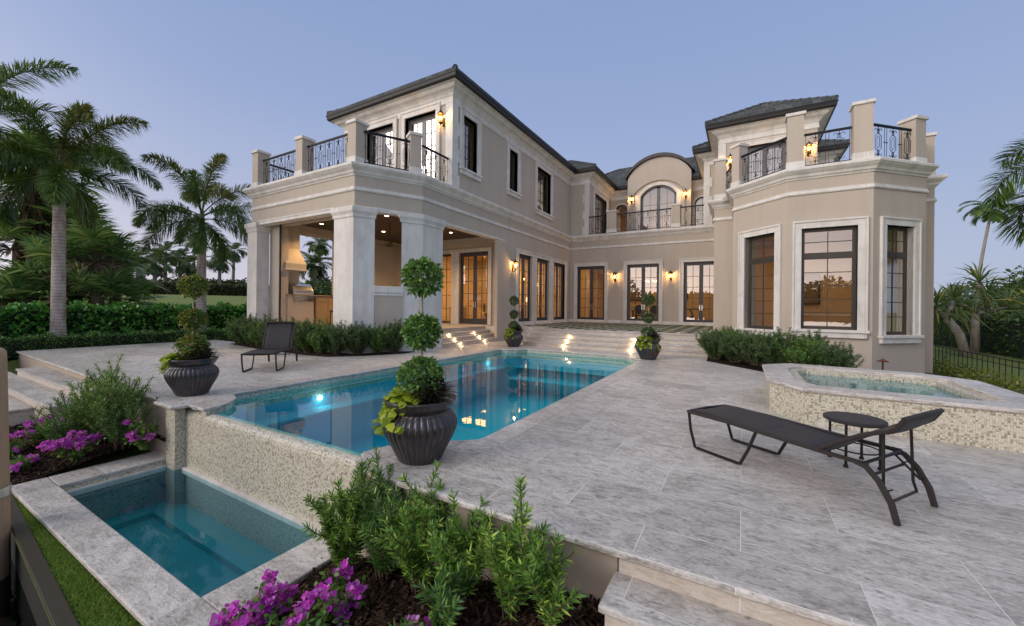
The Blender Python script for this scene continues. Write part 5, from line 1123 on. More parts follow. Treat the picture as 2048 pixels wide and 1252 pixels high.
M['farhedge'] = m_leaf('clipped_far_hedge', [(0, (.03, .032, .016)), (.5, (.055, .055, .026)), (1, (.09, .085, .04))], .7, .1, gain=2.2)
M['lime'] = m_leaf('lime_leaf', [(0, (.20, .28, .02)), (.5, (.36, .46, .03)), (1, (.52, .58, .06))], .45, .3, gain=1.15)
M['spike'] = m_leaf('dark_spiky_leaf', [(0, (.012, .010, .010)), (.5, (.030, .022, .022)), (.8, (.04, .045, .025)), (1, (.08, .05, .05))], .35, .1)
M['bract'] = m_leaf('magenta_bract', [(0, (.40, .02, .30)), (.5, (.58, .04, .45)), (.85, (.70, .09, .58)), (1, (.78, .2, .68))], .6, .35, .2, gain=2.2)
M['boug'] = m_leaf('bougainvillea_leaf', [(0, (.025, .07, .012)), (.5, (.055, .12, .02)), (1, (.13, .21, .04))], .45, .3, gain=2)
M['yg'] = m_leaf('yellow_green_leaf', [(0, (.07, .10, .012)), (.5, (.16, .19, .02)), (1, (.32, .32, .05))], .45, .3)
M['blade'] = m_leaf('grass_blade', [(0, (.035, .075, .012)), (.5, (.075, .13, .022)), (1, (.15, .20, .045))], .6, .3, .2, gain=2.2)
M['pandan'] = m_leaf('strap_leaf', [(0, (.020, .04, .012)), (.5, (.05, .085, .02)), (.85, (.11, .13, .03)), (1, (.28, .22, .05))], .4, .2, gain=2.2)
M['trunk'] = NT('ringed_palm_trunk')
def _trunk(t):
    p = t.pos(); s = t.n('ShaderNodeSeparateXYZ'); t.set(s.inputs[0], p)
    z = t.math('ADD', t.math('MULTIPLY', s.outputs[2], 8.5), t.math('MULTIPLY', t.noise(1.2, p, 3), 1.6)); fr = t.math('FRACT', z)
    n = t.noise(6, t.map(p, (1, 1, .35)), 6, .65); c = t.ramp(n, [(.3, (.26, .21, .18)), (.5, (.44, .375, .33)), (.7, (.58, .52, .47))])
    d = t.math('LESS_THAN', fr, .13); c = t.mix(t.math('MULTIPLY', d, .7), c, (.09, .065, .055)); return t.done(t.pbr(c, .85, 0, t.bump(t.math('SUBTRACT', n, t.math('MULTIPLY', d, .6)), .5, .02), .2))
M['trunk'] = _trunk(M['trunk'])
M['shaft'] = simple('green_crownshaft', (.16, .175, .075), .5, 0, .3, 3, .05); M['stem'] = simple('twig_bark', (.11, .075, .045), .85, 0, .3, 10, .2); M['pale_stem'] = simple('pale_topiary_stem', (.36, .29, .22), .8, 0, .2, 14, .2); M['greytrunk'] = simple('grey_palm_trunk', (.26, .23, .20), .85, 0, .3, 3, .2); M['rachis'] = simple('frond_midrib', (.10, .13, .03), .5, 0, .3, 3, 0)
# ---------------------------------------------------------------- topiary
def ball(r, c, rad, n, L=.052, Wd=.030, flat=1.0, mats=0):
    d = randdir(r, n); rr = rad * (1.04 - .42 * r.random(n) ** 1.8) * (1 + .13 * np.sin(d[:, 0] * 7 + c[2] * 9) * np.cos(d[:, 1] * 6 + 2)); P = d * rr[:, None]; P[:, 2] *= flat; P += np.array(c)
    D = unit(d * .75 + randdir(r, n) * .85 + np.array([0, 0, .35])); return leaves(P, D, L * (.7 + .6 * r.random(n)), Wd * (.8 + .4 * r.random(n)), r, .22, .08, 'oval')
def topiary(loc, label, seed, mat, n=1150):
    r = rngs(seed); e = empty('topiary_tree', loc, 0, label, 'topiary', 'three-ball topiary trees in the dark pots')
    b = MB(); b.tube([(0, 0, .52), (.006, 0, .9), (-.004, .006, 1.3), (.0, 0, 1.75)], [.019, .017, .014, .010], 8)
    for k in range(26):
        z = (.80, 1.29, 1.88)[k % 3]; d = randdir(r, 1)[0]; b.tube([(0, 0, z - .08), (d[0] * .1, d[1] * .1, z - .03 + d[2] * .08), (d[0] * .16, d[1] * .16, z + d[2] * .14)], [.006, .004, .002], 4)
    b.build('trunk', M['pale_stem'], e, smooth=True, uv=False)
    for z, rad, f in ((.83, .205, .98), (1.32, .168, .95), (1.89, .180, .98)):
        L = LB(); L.add(*ball(r, (0, 0, z), rad, n, flat=f))
        m = 110; d = randdir(r, m); d[:, 2] = np.abs(d[:, 2]) * .8; P = np.repeat(d * rad * .98, 5, 0) * (1 + np.tile(np.arange(5), m)[:, None] * .05) + np.array([0, 0, z]); L.add(*leaves(P, unit(np.repeat(d, 5, 0) + randdir(r, m * 5) * .8), .04, .02, r, .2, .05, 'oval'))
        L.build('crown', mat, e)
    return e
TL = ['reddish three-ball topiary in the left pot on the deck corner', 'tall green three-ball topiary in the centre foreground pot', 'slim dark topiary in the far left pot before the side doors', 'slim dark topiary in the far right pot before the middle doors']
topiary(POTS[0][0], TL[0], 11, M['boxr'], 1150); topiary(POTS[1][0], TL[1], 12, M['box'], 1250); topiary(POTS[2][0], TL[2], 13, M['podod'], 700).scale = (.9, .9, .97); topiary(POTS[3][0], TL[3], 14, M['podod'], 700).scale = (.9, .9, .97)
def lime(loc, a, label, seed, n=60):
    r = rngs(seed); e = empty('lime_creeper', loc, a, label, 'plant', 'lime green creepers in the pots'); L = LB(); st = MB()
    for k in range(30):
        q = r.normal(0, .9); l = .12 + .24 * r.random(); pts = [np.array([.12 + l * t * math.cos(q), l * t * math.sin(q) + .05 * math.sin(k), .63 + .14 * t - (.40 * t * t if l > .27 else .12 * t * t)]) for t in np.linspace(0, 1, 6)]
        st.tube(pts, .004, 4); m = 10; ti = r.random(m) * 5; P = np.array([pts[int(t)] * (1 - t % 1) + pts[min(5, int(t) + 1)] * (t % 1) for t in ti]) + r.normal(0, .012, (m, 3)); D = unit(np.array([math.cos(q), math.sin(q), .15]) + r.normal(0, .55, (m, 3))); L.add(*leaves(P, D,   .10 * (.7 + .5 * r.random(m)), .085, r, .12, .25, 'oval'))
    L.build('foliage', M['lime'], e); st.build('stems', M['rachis'], e, uv=False)
def spiky(loc, a, label, seed):
    r = rngs(seed); e = empty('spiky_plant', loc, a, label, 'plant', 'dark spiky plants in the pots'); L = LB(); n = 150
    P = np.array([.13, 0, .63]) + r.normal(0, .045, (n, 3)) * np.array([1, 1.3, .3]); D = unit(np.stack([r.normal(.35, .6, n), r.normal(0, .8, n), .55 + .6 * r.random(n)], 1)); L.add(*leaves(P, D,   .26 + .20 * r.random(n), .020, r, 0, .40, 'blade'))
    n = 260; d = randdir(r, n); P = np.array([.13, 0, .72]) + d * .14; L.add(*leaves(P, unit(d + randdir(r, n) * .6), .06, .03, r, .2, .2, 'oval')); L.build('foliage', M['spike'], e)
for (p, a1, a2, s) in ((POTS[0][0], R(215), R(20), 21), (POTS[1][0], R(250), R(-5), 22), (POTS[2][0], R(250), R(20), 23), (POTS[3][0], R(255), R(0), 24)):
    w = ('left deck corner', 'centre foreground', 'far left', 'far right')[s - 21]; lime(p, a1, 'lime green creeper spilling over the rim of the %s pot' % w, s); spiky(p, a2, 'dark spiky plant at the right side of the %s pot' % w, s + 10)
# ---------------------------------------------------------------- feathery shrubs
def needles(r, stems, dens, L, Wd, ang=.9, skip=.0):
    """stems: list of (k,3) polylines"""
    Ps = []; Ds = []; Ls = []
    for pts in stems:
        seg = np.diff(pts, axis=0); ln = np.linalg.norm(seg, axis=1); T = ln.sum(); n = max(4, int(T * dens)); t = (skip + (1 - skip) * np.sort(r.random(n))) * (len(pts) - 1) * .999; i = t.astype(int); f = (t - i)[:, None]
        P = pts[i] * (1 - f) + pts[i + 1] * f; tan = unit(seg[i]); ph = np.arange(n) * 2.4 + r.random(n) * .6; a = unit(np.cross(tan, np.array([.3, .2, 1.]) + r.normal(0, .02, 3))); b = np.cross(tan, a); D = unit(tan * (.55 + .5 * (t / len(pts))[:, None]) + (a * np.cos(ph)[:, None] + b * np.sin(ph)[:, None]) * ang)
        Ps.append(P); Ds.append(D); Ls.append(L * (.75 + .5 * r.random(n)) * (1 - .25 * (t / len(pts))))
    P = np.concatenate(Ps); return leaves(P, np.concatenate(Ds), np.concatenate(Ls), Wd, r, 0, .06, 'blade', nrm=unit(randdir(r, len(P)) + np.array([0, 0, .8])))
def shrubstems(r, n, h, spread, branch=2, lean=.2):
    out = []
    for k in range(n):
        q = r.random() * 6.283; s = spread * math.sqrt(r.random()); hh = h * (.55 + .45 * r.random()) * (1 - .25 * s / max(spread, .01)); b0 = np.array([math.cos(q) * s * .25, math.sin(q) * s * .25, -.02]); tip = np.array([math.cos(q) * s, math.sin(q) * s, hh]) + r.normal(0, .03, 3)
        t = np.linspace(0, 1, 7)[:, None]; pts = b0 + (tip - b0) * np.concatenate([t ** 1.25, t ** 1.25, t ** .9], 1) + r.normal(0, .010, (7, 3)) * t; out.append(pts)
        for j in range(branch):
            i = r.integers(2, 6); d = unit(np.array([*r.normal(0, .8, 2), 1.0])); l = h * (.14 + .2 * r.random()); u = np.linspace(0, 1, 4)[:, None]; out.append(pts[i] + d * l * u + np.array([0, 0, .25]) * l * u * u)
    return out
def podo(name, seed, n, h, spread, dens=130, L=.075, Wd=.009, mat='podo', branch=3, skip=.05):
    r = rngs(seed); st = shrubstems(r, n, h, spread, branch); e = empty(name); V, F = needles(r, st, dens, L, Wd, skip=skip); fastmesh('foliage', V, F, M[mat], e); b = MB()
    for p in st: b.tube(p, [.007 * (1 - .1 * i) for i in range(len(p))], 4, caps=False)
    b.build('stems', M['stem'], e, uv=False); return e
def place(e, loc, rz, sc, label, cat, group): e.location = loc; e.rotation_euler = (0, 0, rz); e.scale = (sc, sc, sc) if isinstance(sc, (int, float)) else sc; tag(e, label, cat, group); return e
FG = [(-3.16, 2.46, 1.10, 'tall feathery bush against the right spillway pier, in front of the pot'), (-2.72, 2.50, 1.05, 'feathery bush directly under the centre foreground pot'), (-2.26, 2.46, .92, 'feathery bush right of the centre pot against the tan wall'), (-1.82, 2.42, .80, 'feathery bush in the middle of the tan retaining wall'), (-1.36, 2.36, .80, 'loose feathery bush near the right end of the bed'), (-1.02, 2.28, .72, 'sparse feathery bush closest to the front steps'), (-1.75, 2.05, .50, 'low sprawling feathery bush in front of the bed')]
for i, (x, y, h, l) in enumerate(FG):
    e = podo('feathery_bush', 40 + i, (20, 20, 17, 13, 12, 6, 9)[i], h, (.26, .26, .26, .24, .24, .14, .34)[i], 170, .080, .0135, 'podo' if i in (1, 6) else 'podob', 2, .16); place(e, (x, y, zbed(x, y)), 0, 1, l, 'bush', 'feathery bushes beside the spillway and steps')
for i, (x, y, h, s, l) in enumerate(((-9.95, 2.42, 1.15, .5, 'leggy feathery bush in front of the left steps'), (-9.25, 2.42, 1.30, .55, 'tallest feathery bush left of the left pot'), (-8.65, 2.44, 1.05, .42, 'feathery bush against the left spillway wall'), (-9.4, 2.0, .8, .5, 'low front feathery bush behind the magenta flowers'))):
    e = podo('feathery_bush', 60 + i, (14, 26, 22, 18)[i], h, s, 120, .075, .010, 'podo' if i != 1 else 'podob', 4, .15); place(e, (x, y, zbed(x, y)), 0, 1, l, 'bush', 'feathery bushes left of the spillway')
# clipped beds by the wing and by the bay: three masters, copied
MS = [podo('bed_shrub', 80 + k, 46, 1.0, .52, 130, .085, .014, 'podod' if k else 'podo', 3, .1) for k in range(3)]
spots = [(-17.1, 8.25), (-16.5, 8.2), (-15.9, 8.18), (-15.3, 8.12), (-14.7, 8.1), (-14.1, 8.08), (-13.5, 8.06), (-12.9, 8.04), (-12.3, 8.04), (-11.7, 8.06), (-11.15, 8.18), (-10.72, 8.62), (-10.35, 9.15), (-10.06, 9.62)]
nw = len(spots); spots += [(-.72, 14.1), (-.42, 14.6), (-.2, 13.6), (.35, 13.25), (.30, 14.3), (.85, 12.75), (.95, 13.7), (1.35, 12.4), (1.6, 13.3), (1.95, 12.1), (-.55, 15.4), (-.3, 16.2)]
rs = rngs(7); names_w = ['first', 'second', 'third', 'fourth', 'fifth', 'sixth', 'seventh', 'eighth', 'ninth', 'tenth', 'eleventh', 'twelfth', 'thirteenth', 'fourteenth']
for i, (x, y) in enumerate(spots):
    m = MS[i % 3]; e = m if i < 3 else copy_tree(m); s = .90 + .22 * rs.random() if i < nw else .92 + .25 * rs.random(); z = 0.03
    if i < nw: lb, gr = '%s dark green shrub from the left in the row below the porch' % names_w[i], 'dark shrubs in the bed round the porch'
    else: lb, gr = 'dark green shrub in the bed under the bay windows, %s from the courtyard steps' % names_w[i - nw], 'dark shrubs in the bed under the bay windows'
    place(e, (x, y, z), rs.random() * 6.28, (s, s, s * (1.0 if i < nw else .86)), lb, 'shrub', gr)
# ---------------------------------------------------------------- bougainvillea
def bougain(loc, rad, h, seed, label, fl=120):
    r = rngs(seed); e = empty('bougainvillea', loc, 0, label, 'flowering bush', 'magenta bougainvilleas in the mulch beds'); L = LB(); st = MB(); tips = []
    for k in range(26):
        q = r.random() * 6.283; s = rad * math.sqrt(r.random()); tip = np.array([math.cos(q) * s, math.sin(q) * s, h * (.35 + .65 * r.random()) * (1 - .35 * (s / rad) ** 2)]); t = np.linspace(0, 1, 5)[:, None]; pts = tip * np.concatenate([t, t, t ** .7], 1); st.tube(pts, .005, 4, caps=False); tips.append(pts)
        m = 22; ti = r.random(m) * 3.99; ii = ti.astype(int); P = pts[ii] * (1 - (ti - ii))[:, None] + pts[ii + 1] * (ti - ii)[:, None] + r.normal(0, .02, (m, 3)); L.add(*leaves(P, unit(randdir(r, m) + np.array([0, 0, .4])), .045 + .02 * r.random(m), .032, r, .15, .1, 'oval'))
    L.build('foliage', M['boug'], e); st.build('stems', M['stem'], e, uv=False)
    for c in range(max(3, fl // 14)):
        m = 9 + int(r.integers(0, 12)); c0 = tips[r.integers(0, len(tips))][r.integers(3, 5)] + r.normal(0, .02, 3); B = LB(); C = c0 + np.clip(r.normal(0, .03, (m, 3)), -.045, .045) * np.array([1, 1, .8]) + np.array([0, 0, .03]); A = unit(randdir(r, m) + np.array([.15, -.35, .7])); u = unit(np.cross(A, randdir(r, m))); v = np.cross(A, u)
        for k in range(3): q = 2.094 * k; B.add(*leaves(C, unit(u * math.cos(q) + v * math.sin(q) + A * .55), .038, .034, r, .2, 0, 'oval', nrm=A))
        B.build('flower_cluster', M['bract'], e)
for i, (x, y, rad, h, fl, l) in enumerate(((-10.45, 1.95, .40, .42, 200, 'magenta bougainvillea at the foot of the left steps'), (-10.3, 1.5, .36, .36, 130, 'magenta bougainvillea at the far left beside the piling'), (-9.3, 1.4, .28, .28, 70, 'small magenta bougainvillea left of the basin corner'), (-8.75, 1.95, .32, .46, 330, 'brightest magenta bougainvillea overhanging the basin rim'), (-8.2, 2.58, .2, .55, 90, 'little magenta bougainvillea against the left spillway pier'), (-3.22, 1.72, .24, .30, 240, 'magenta bougainvillea in the bottom centre beside the basin corner'), (-2.70, 2.0, .22, .36, 130, 'tall magenta bougainvillea in front of the feathery bushes'), (-2.62, 1.62, .24, .24, 110, 'magenta bougainvillea at the bottom edge, right of the basin corner'), (-1.62, 1.86, .24, .22, 130, 'low magenta bougainvillea at the bottom edge nearest the steps'))): bougain((x, y, zbed(x, y)), rad, h, 100 + i, l, fl)
# ---------------------------------------------------------------- hedges
def hedge(name, path, w, z0, z1, n, L, Wd, mat, label, seed, shape='oval', rough=.07, topn=.35):
    r = rngs(seed); P0 = np.array(path, float); seg = np.diff(P0, axis=0); ln = np.linalg.norm(seg, axis=1); cum = np.concatenate([[0], np.cumsum(ln)]); T = cum[-1]
    e = empty(name, (0, 0, 0), 0, label, 'hedge'); s = r.random(n) * T; i = np.clip(np.searchsorted(cum, s) - 1, 0, len(seg) - 1); f = ((s - cum[i]) / ln[i])[:, None]; C = P0[i] + seg[i] * f; t = seg[i] / ln[i][:, None]; nn = np.stack([t[:, 1], -t[:, 0]], 1)
    top = r.random(n) < topn; off = np.where(top, (r.random(n) - .5) * w, w * .5 * np.where(r.random(n) < .75, 1, -1)); wob = rough * (np.sin(s * 5.1) + np.sin(s * 11.7 + 1) + r.normal(0, .8, n)); zz = np.where(top, z1 + wob, z0 + (z1 - z0) * r.random(n)); off = off + np.where(top, 0, np.sign(off) * (wob * .7 - .04 * r.random(n))); gz_ = np.zeros(n)
    P = np.concatenate([C + nn * off[:, None], zz[:, None]], 1); out = np.where(top[:, None], np.array([0, 0, 1.]), np.concatenate([nn * np.sign(off)[:, None], np.full((n, 1), .5)], 1)); D = unit(out * .8 + randdir(r, n) * .8 + np.array([0, 0, .35])); V, F = leaves(P, D, L * (.7 + .6 * r.random(n)), Wd * (.8 + .4 * r.random(n)), r, .15, .08, shape); fastmesh('foliage', V, F, M[mat], e)
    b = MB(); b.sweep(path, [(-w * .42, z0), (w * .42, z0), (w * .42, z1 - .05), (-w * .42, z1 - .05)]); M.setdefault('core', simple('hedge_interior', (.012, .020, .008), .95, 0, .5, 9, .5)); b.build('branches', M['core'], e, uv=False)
hedge('tall_hedge', [(-21.95, -1.5), (-21.95, 12.5)], 1.0, -.4, 1.32, 12000, .15, .11, 'clusia', 'tall glossy bright green hedge running behind the left palms', 201, rough=.075)
hedge('low_hedge', [(-20.72, 2.3), (-20.72, 6.0), (-20.55, 12.0)], .75, -.25, .38, 10000, .065, .034, 'lowhedge', 'low dark clipped hedge along the left deck edge', 202, rough=.045)
hedge('low_hedge', [(-20.9, 2.3), (-18.2, 1.55)], .9, -.6, .05, 3500, .06, .03, 'lowhedge', 'short low hedge at the outer end of the left steps', 203, rough=.06)
hedge('far_hedge', [(-86, 15), (-82.2, 24), (-76.9, 39), (-72, 52)], 2.2, 1.6, 4.65, 9000, .42, .30, 'farhedge', 'long clipped brown-green hedge across the far lawn', 204, rough=.03)
hedge('right_hedge', [(13.3, 20), (13.4, 33), (12.6, 48)], 1.6, -1.0, 1.15, 12000, .15, .105, 'clusiad', 'dark green hedge behind the lawn and fence on the right', 205, rough=.11)
# ---------------------------------------------------------------- palms
def frond(r, base, az, el, length, bend, n, lmax, wd, plum=0.0, dro=.25, start=.16, fwd=.55, twist=0):
    m = 14; pts = [np.array(base, float)]; e = el
    for k in range(m):
        d = np.array([math.cos(az) * math.cos(e), math.sin(az) * math.cos(e), math.sin(e)]); pts.append(pts[-1] + d * length / m); e -= bend / m * (.5 + 1.1 * k / m); az += twist / m
    pts = np.array(pts); t = start + (1 - start) * (np.arange(n) + r.random(n) * .5) / n; t = np.minimum(t, .995); x = t * m; i = x.astype(int); f = (x - i)[:, None]; P = pts[i] * (1 - f) + pts[i + 1] * f; tan = unit(pts[i + 1] - pts[i]); side = unit(np.cross(tan, np.array([0, 0, 1.]))); up = np.cross(side, tan)
    P2 = np.concatenate([P, P]); T2 = np.concatenate([tan, tan]); sg = np.concatenate([np.ones(n), -np.ones(n)])[:, None]; S2 = np.concatenate([side, side]) * sg; U2 = np.concatenate([up, up]); tt = np.concatenate([t, t])
    ro = (r.random(2 * n) - .5) * math.pi * 1.25 * plum + .15; Sd = S2 * np.cos(ro)[:, None] + U2 * np.sin(ro)[:, None]; D = unit(T2 * (fwd + .5 * tt[:, None]) + Sd + r.normal(0, .06, (2 * n, 3)))
    L = lmax * np.sin(np.pi * np.clip(.12 + .83 * (tt - start) / (1 - start), 0, 1)) ** .7 * (.85 + .3 * r.random(2 * n)); return pts, leaves(P2, D, L, wd, r, 0, dro, 'blade', nrm=unit(U2 + randdir(r, 2 * n) * .35))
def feather_palm(name, loc, top, label, grp, seed, nf=14, flen=3.2, plum=1.0, lmax=.55, wd=.045, nl=85, tr=(.24, .19), shaft=1.2, mat='palm', old=3, lean=(0, 0), tmat='trunk', cat='palm tree', el=(1.35, -.25), bend=1.5, azs=None, bulge=1.0):
    r = rngs(seed); e = empty(name, loc, 0, label, cat, grp); b = MB(); N = 9; h = top - loc[2]
    pts = [(lean[0] * (k / N) ** 1.6, lean[1] * (k / N) ** 1.6, -.3 + (h + .3) * k / N) for k in range(N + 1)]; b.tube(pts, [tr[0] + (tr[1] - tr[0]) * (k / N) + (bulge * .06 * math.exp(-((k / N) / .12) ** 2)) for k in range(N + 1)], 14); b.build('trunk', M[tmat], e, smooth=True, uv=False)
    x0, y0 = lean
    if shaft > 0: b = MB(); b.tube([(x0, y0, h - .05), (x0, y0, h + shaft * .3), (x0, y0, h + shaft)], [tr[1] * 1.12, tr[1] * .92, tr[1] * .45], 12); b.build('crownshaft', M['shaft'], e, smooth=True, uv=False)
    L = LB(); rb = MB()
    for k in range(nf):
        f = k / (nf - 1); az = (azs[k] if azs else k * 2.4 + r.normal(0, .25)); el_ = el[0] + (el[1] - el[0]) * f + r.normal(0, .08); pts, (V, F) = frond(r, (x0, y0, h + shaft * (.95 - .25 * f)), az, el_, flen * (.75 + .3 * math.sin(math.pi * min(1, f + .25))) * (.92 + .16 * r.random()), bend * (.75 + .4 * r.random()), nl, lmax, wd, plum, .3, twist=r.normal(0, .3)); L.add(V, F, 1 if k < old else 0); rb.tube(pts, [.030 * (1 - .85 * q / 14) for q in range(15)], 5, caps=False)
    L.build('fronds', [M[mat], M['palmy']], e); rb.build('midribs', M['rachis'], e, uv=False); return e
feather_palm('foxtail_palm', (-21.2, 4.25, -.25), 5.25, 'largest foxtail palm with a pale ringed trunk at the left edge of the deck', 'foxtail palms along the left deck edge', 301, nf=16, flen=3.5, bulge=1.6, tr=(.205, .16), shaft=1.35, nl=270, old=5, lmax=.60, wd=.030, bend=1.75)
feather_palm('foxtail_palm', (-21.2, 8.6, -.25), 4.2, 'smaller foxtail palm between the large palm and the porch', 'foxtail palms along the left deck edge', 302, nf=15, flen=3.4, bulge=1.6, tr=(.22, .165), shaft=1.6, nl=250, old=5, lmax=.58, wd=.030, bend=1.7)
feather_palm('foxtail_palm', (-22.6, 2.35, -.25), 6.8, 'foxtail palm at the left picture edge with fronds hanging into view', 'foxtail palms along the left deck edge', 303, nf=14, flen=3.8, tr=(.26, .20), shaft=1.2, nl=200, old=0, lmax=.66, wd=.034)
feather_palm('foxtail_palm', (9.25, 18.6, -.9), 4.7, 'palm at the right picture edge with dark fronds hanging into the sky', None, 304, nf=18, flen=3.1, tr=(.24, .19), shaft=1.0, nl=190, old=0, lmax=.75, wd=.036, bend=2.6, el=(1.2, -.5))
def fan_palm(loc, top, label, seed, nl=16, rad=1.0, pet=1.1, skirt=0, trunk=True, mat='fan', grp='fan palms massed behind the tall hedge'):
    r = rngs(seed); e = empty('fan_palm', loc, 0, label, 'palm tree', grp); h = top - loc[2]; L = LB(); rb = MB(); b = MB(); b.tube([(0, 0, -.3), (.05, 0, h * .5), (0, 0, h)], [.24, .2, .2], 10); b.build('trunk', M['stem'], e, uv=False)
    for k in range(nl):
        f = k / nl; az = k * 2.4 + r.normal(0, .3); el = 1.3 - 1.9 * f + r.normal(0, .15); d = np.array([math.cos(az) * math.cos(el), math.sin(az) * math.cos(el), math.sin(el)]); p0 = np.array([0, 0, h]); c = p0 + d * pet * (.8 + .4 * r.random()) - np.array([0, 0, .12]); rb.tube([p0, p0 + d * pet * .5 + np.array([0, 0, .05]), c], .018, 4, caps=False)
        u = unit(np.cross(d, np.array([0, 0, 1.])) + 1e-4); w = np.cross(u, d); ns = 44; a = np.linspace(-2.3, 2.3, ns); D = unit(d * np.cos(a)[:, None] + u * np.sin(a)[:, None] + w * (.35 - .25 * np.cos(a))[:, None] + r.normal(0, .05, (ns, 3))); L.add(*leaves(np.repeat(c[None], ns, 0), D, rad * (.72 + .28 * np.cos(a * .55)) * (.9 + .2 * r.random(ns)), .075, r, 0, .30, 'blade', nrm=unit(np.repeat(w[None], ns, 0) + randdir(r, ns) * .2)), 1 if skirt == 0 and f > .85 else 0)
    L.build('leaves', [M[mat], M['dead']], e); rb.build('leaf_stalks', M['rachis'], e, uv=False)
    if skirt:
        S_ = LB(); n = 520; q = r.random(n) * 6.283; z = h - .3 - skirt * r.random(n); rr = .25 + .45 * r.random(n); P = np.stack([np.cos(q) * rr * .5, np.sin(q) * rr * .5, z], 1); D = unit(np.stack([np.cos(q) * .55, np.sin(q) * .55, np.full(n, -1.)], 1) + r.normal(0, .2, (n, 3))); S_.add(*leaves(P, D, .7 + .5 * r.random(n), .06, r, 0, .1, 'blade')); S_.build('dead_skirt', M['dead'], e)
    return e
fan_palm((-26.2, 4.5, -.3), 7.2, 'tall fan palm with a brown dead skirt at the left', 400, 18, 1.15, 1.1, 2.3); fan_palm((-27.9, 5.5, -.3), 7.7, 'tall fan palm with a brown skirt behind the large palm trunk', 401, 18, 1.15, 1.1, 2.4)
for i, (x, y, z, s, l) in enumerate(((-26.6, 4.2, 4.0, 1.15, 'fan palm crown high at the far left'), (-26.1, 5.7, 4.9, 1.2, 'fan palm crown right of the brown skirts'), (-24.6, 4.2, 1.9, 1.0, 'low yellowish fan palm left of the large palm trunk'), (-24.5, 4.9, 2.9, 1.1, 'middle fan palm behind the large palm trunk'), (-23.9, 5.85, 3.7, 1.1, 'fan palm with one upright leaf right of the large palm trunk'), (-23.2, 5.75, 1.8, 1.1, 'low spreading fan palm right of the large palm trunk'), (-23.7, 6.6, 1.5, 1.05, 'dark low fan palm at the right end of the fan palm clump'), (-24.7, 3.6, 1.3, .95, 'low fan palm at the far left above the hedge'), (-25.9, 7.0, 3.0, 1.1, 'fan palm behind the right end of the clump'), (-27.5, 6.2, 3.2, 1.2, 'fan palm at the back of the clump'))): fan_palm((x, y, -.35), z, l, 410 + i, 15, s, .95, 0)
# coconut-type palms far and near
def coco(loc, top, label, grp, seed, flen=3.0, nf=14, tr=(.24, .15), lean=(0, 0), lmax=.8, wd=.09, nl=34, mat='far', tmat='greytrunk', old=0, el=(1.2, -.5), bend=1.7): return feather_palm('coconut_palm', loc, top, label, grp, seed, nf, flen, 0.0, lmax, wd, nl, tr, .25, mat, old, lean, tmat, el=el, bend=bend)
coco((25.0, 72.3, -1.0), 14.2, 'single coconut palm with a curved trunk against the sky on the right', None, 500, 3.3, 17, (.20, .13), (1.5, 0), .85, .09, 44, 'palm', old=2)
DP = [(-108.5, 29.7, 13.1, 'shaggy palm at the left end of the far row'), (-101.8, 31.2, 11.4, 'stout palm with a white trunk in the far row'), (-106.6, 36.6, 13.4, 'slim palm right of the white trunk in the far row'), (-116, 42.7, 13.6, 'small far palm left of the smaller foxtail trunk'), (-113.2, 44.3, 17.2, 'tallest far palm behind the smaller foxtail trunk'), (-96.1, 36.8, 10.2, 'bushy far palm below the tallest one'), (-96.4, 42.4, 11.9, 'dark full far palm left of the porch column'), (-105.1, 49, 15.0, 'slim tall far palm nearest the porch column'), (-100.5, 28.5, 10.0, 'low dense far palm above the hedge end'), (-95.6, 31.3, 10.1, 'low far palm right of the white trunk'), (-77.9, 53.2, 15.3, 'slim coconut palm seen through the porch opening'), (-69.8, 46.3, 10.0, 'feathery date palm seen through the porch opening')]
for i, (x, y, z, l) in enumerate(DP): coco((x, y, 2.0), z - 1.2, l, 'distant palms beyond the far lawn', 510 + i, 4.3 if i not in (3, 4, 7, 10) else 3.4, 16 if i not in (11,) else 30, (.42, .26) if i != 1 else (.8, .6), (r_ := ((i * 37) % 5 - 2) * .25, 0), 1.3, .16, 24)
def tree(name, loc, h, rad, n, leaf, mat, label, grp, seed, trunk=.25, squash=.75, cat='tree'):
    r = rngs(seed); e = empty(name, loc, 0, label, cat, grp); b = MB(); hc = h - rad * squash; lim = []
    b.tube([(0, 0, -.5), (.1, 0, hc * .5), (0, .1, hc)], [trunk * 1.3, trunk, trunk * .7], 8); L = LB(); K = 11
    for k in range(K):
        d = randdir(r, 1)[0]; d[2] = abs(d[2]) * .9 - .2; c = np.array([0, 0, hc]) + d * rad * np.array([.68, .68, .6 * squash]); b.tube([(0, 0, hc * .75), tuple((c + np.array([0, 0, hc * .75])) / 2), tuple(c)], [trunk * .5, trunk * .3, trunk * .12], 5, caps=False)
        m = n // K; dd = randdir(r, m); rr = rad * (.30 + .22 * r.random()) * (1 - .5 * r.random(m) ** 2); P = c + dd * rr[:, None] * np.array([1.1, 1.1, .8]); L.add(*leaves(P, unit(dd * .6 + randdir(r, m)), leaf * (.6 + .8 * r.random(m)), leaf * .6, r, .2, .1, 'kite'))
    b.build('trunk', M['stem'], e, uv=False); L.build('crown', M[mat], e); return e
DT = [(-85, 20.2, 10.0, 7), (-96.5, 25.1, 10.5, 6.5), (-113, 32.9, 11.0, 7.5), (-112.7, 36.5, 10.2, 6.5), (-108.9, 38.7, 10.5, 6.5), (-107.4, 41.9, 9.8, 6), (-103.5, 44.1, 10.2, 6.5), (-98.4, 44.8, 10.0, 6), (-97.7, 47.5, 10.4, 6.5), (-93, 52, 10, 7), (-64.4, 43.6, 8.6, 5.5), (-72, 45.6, 7.2, 4), (-77.5, 47.6, 7, 4), (-71.7, 51, 10.2, 6)]
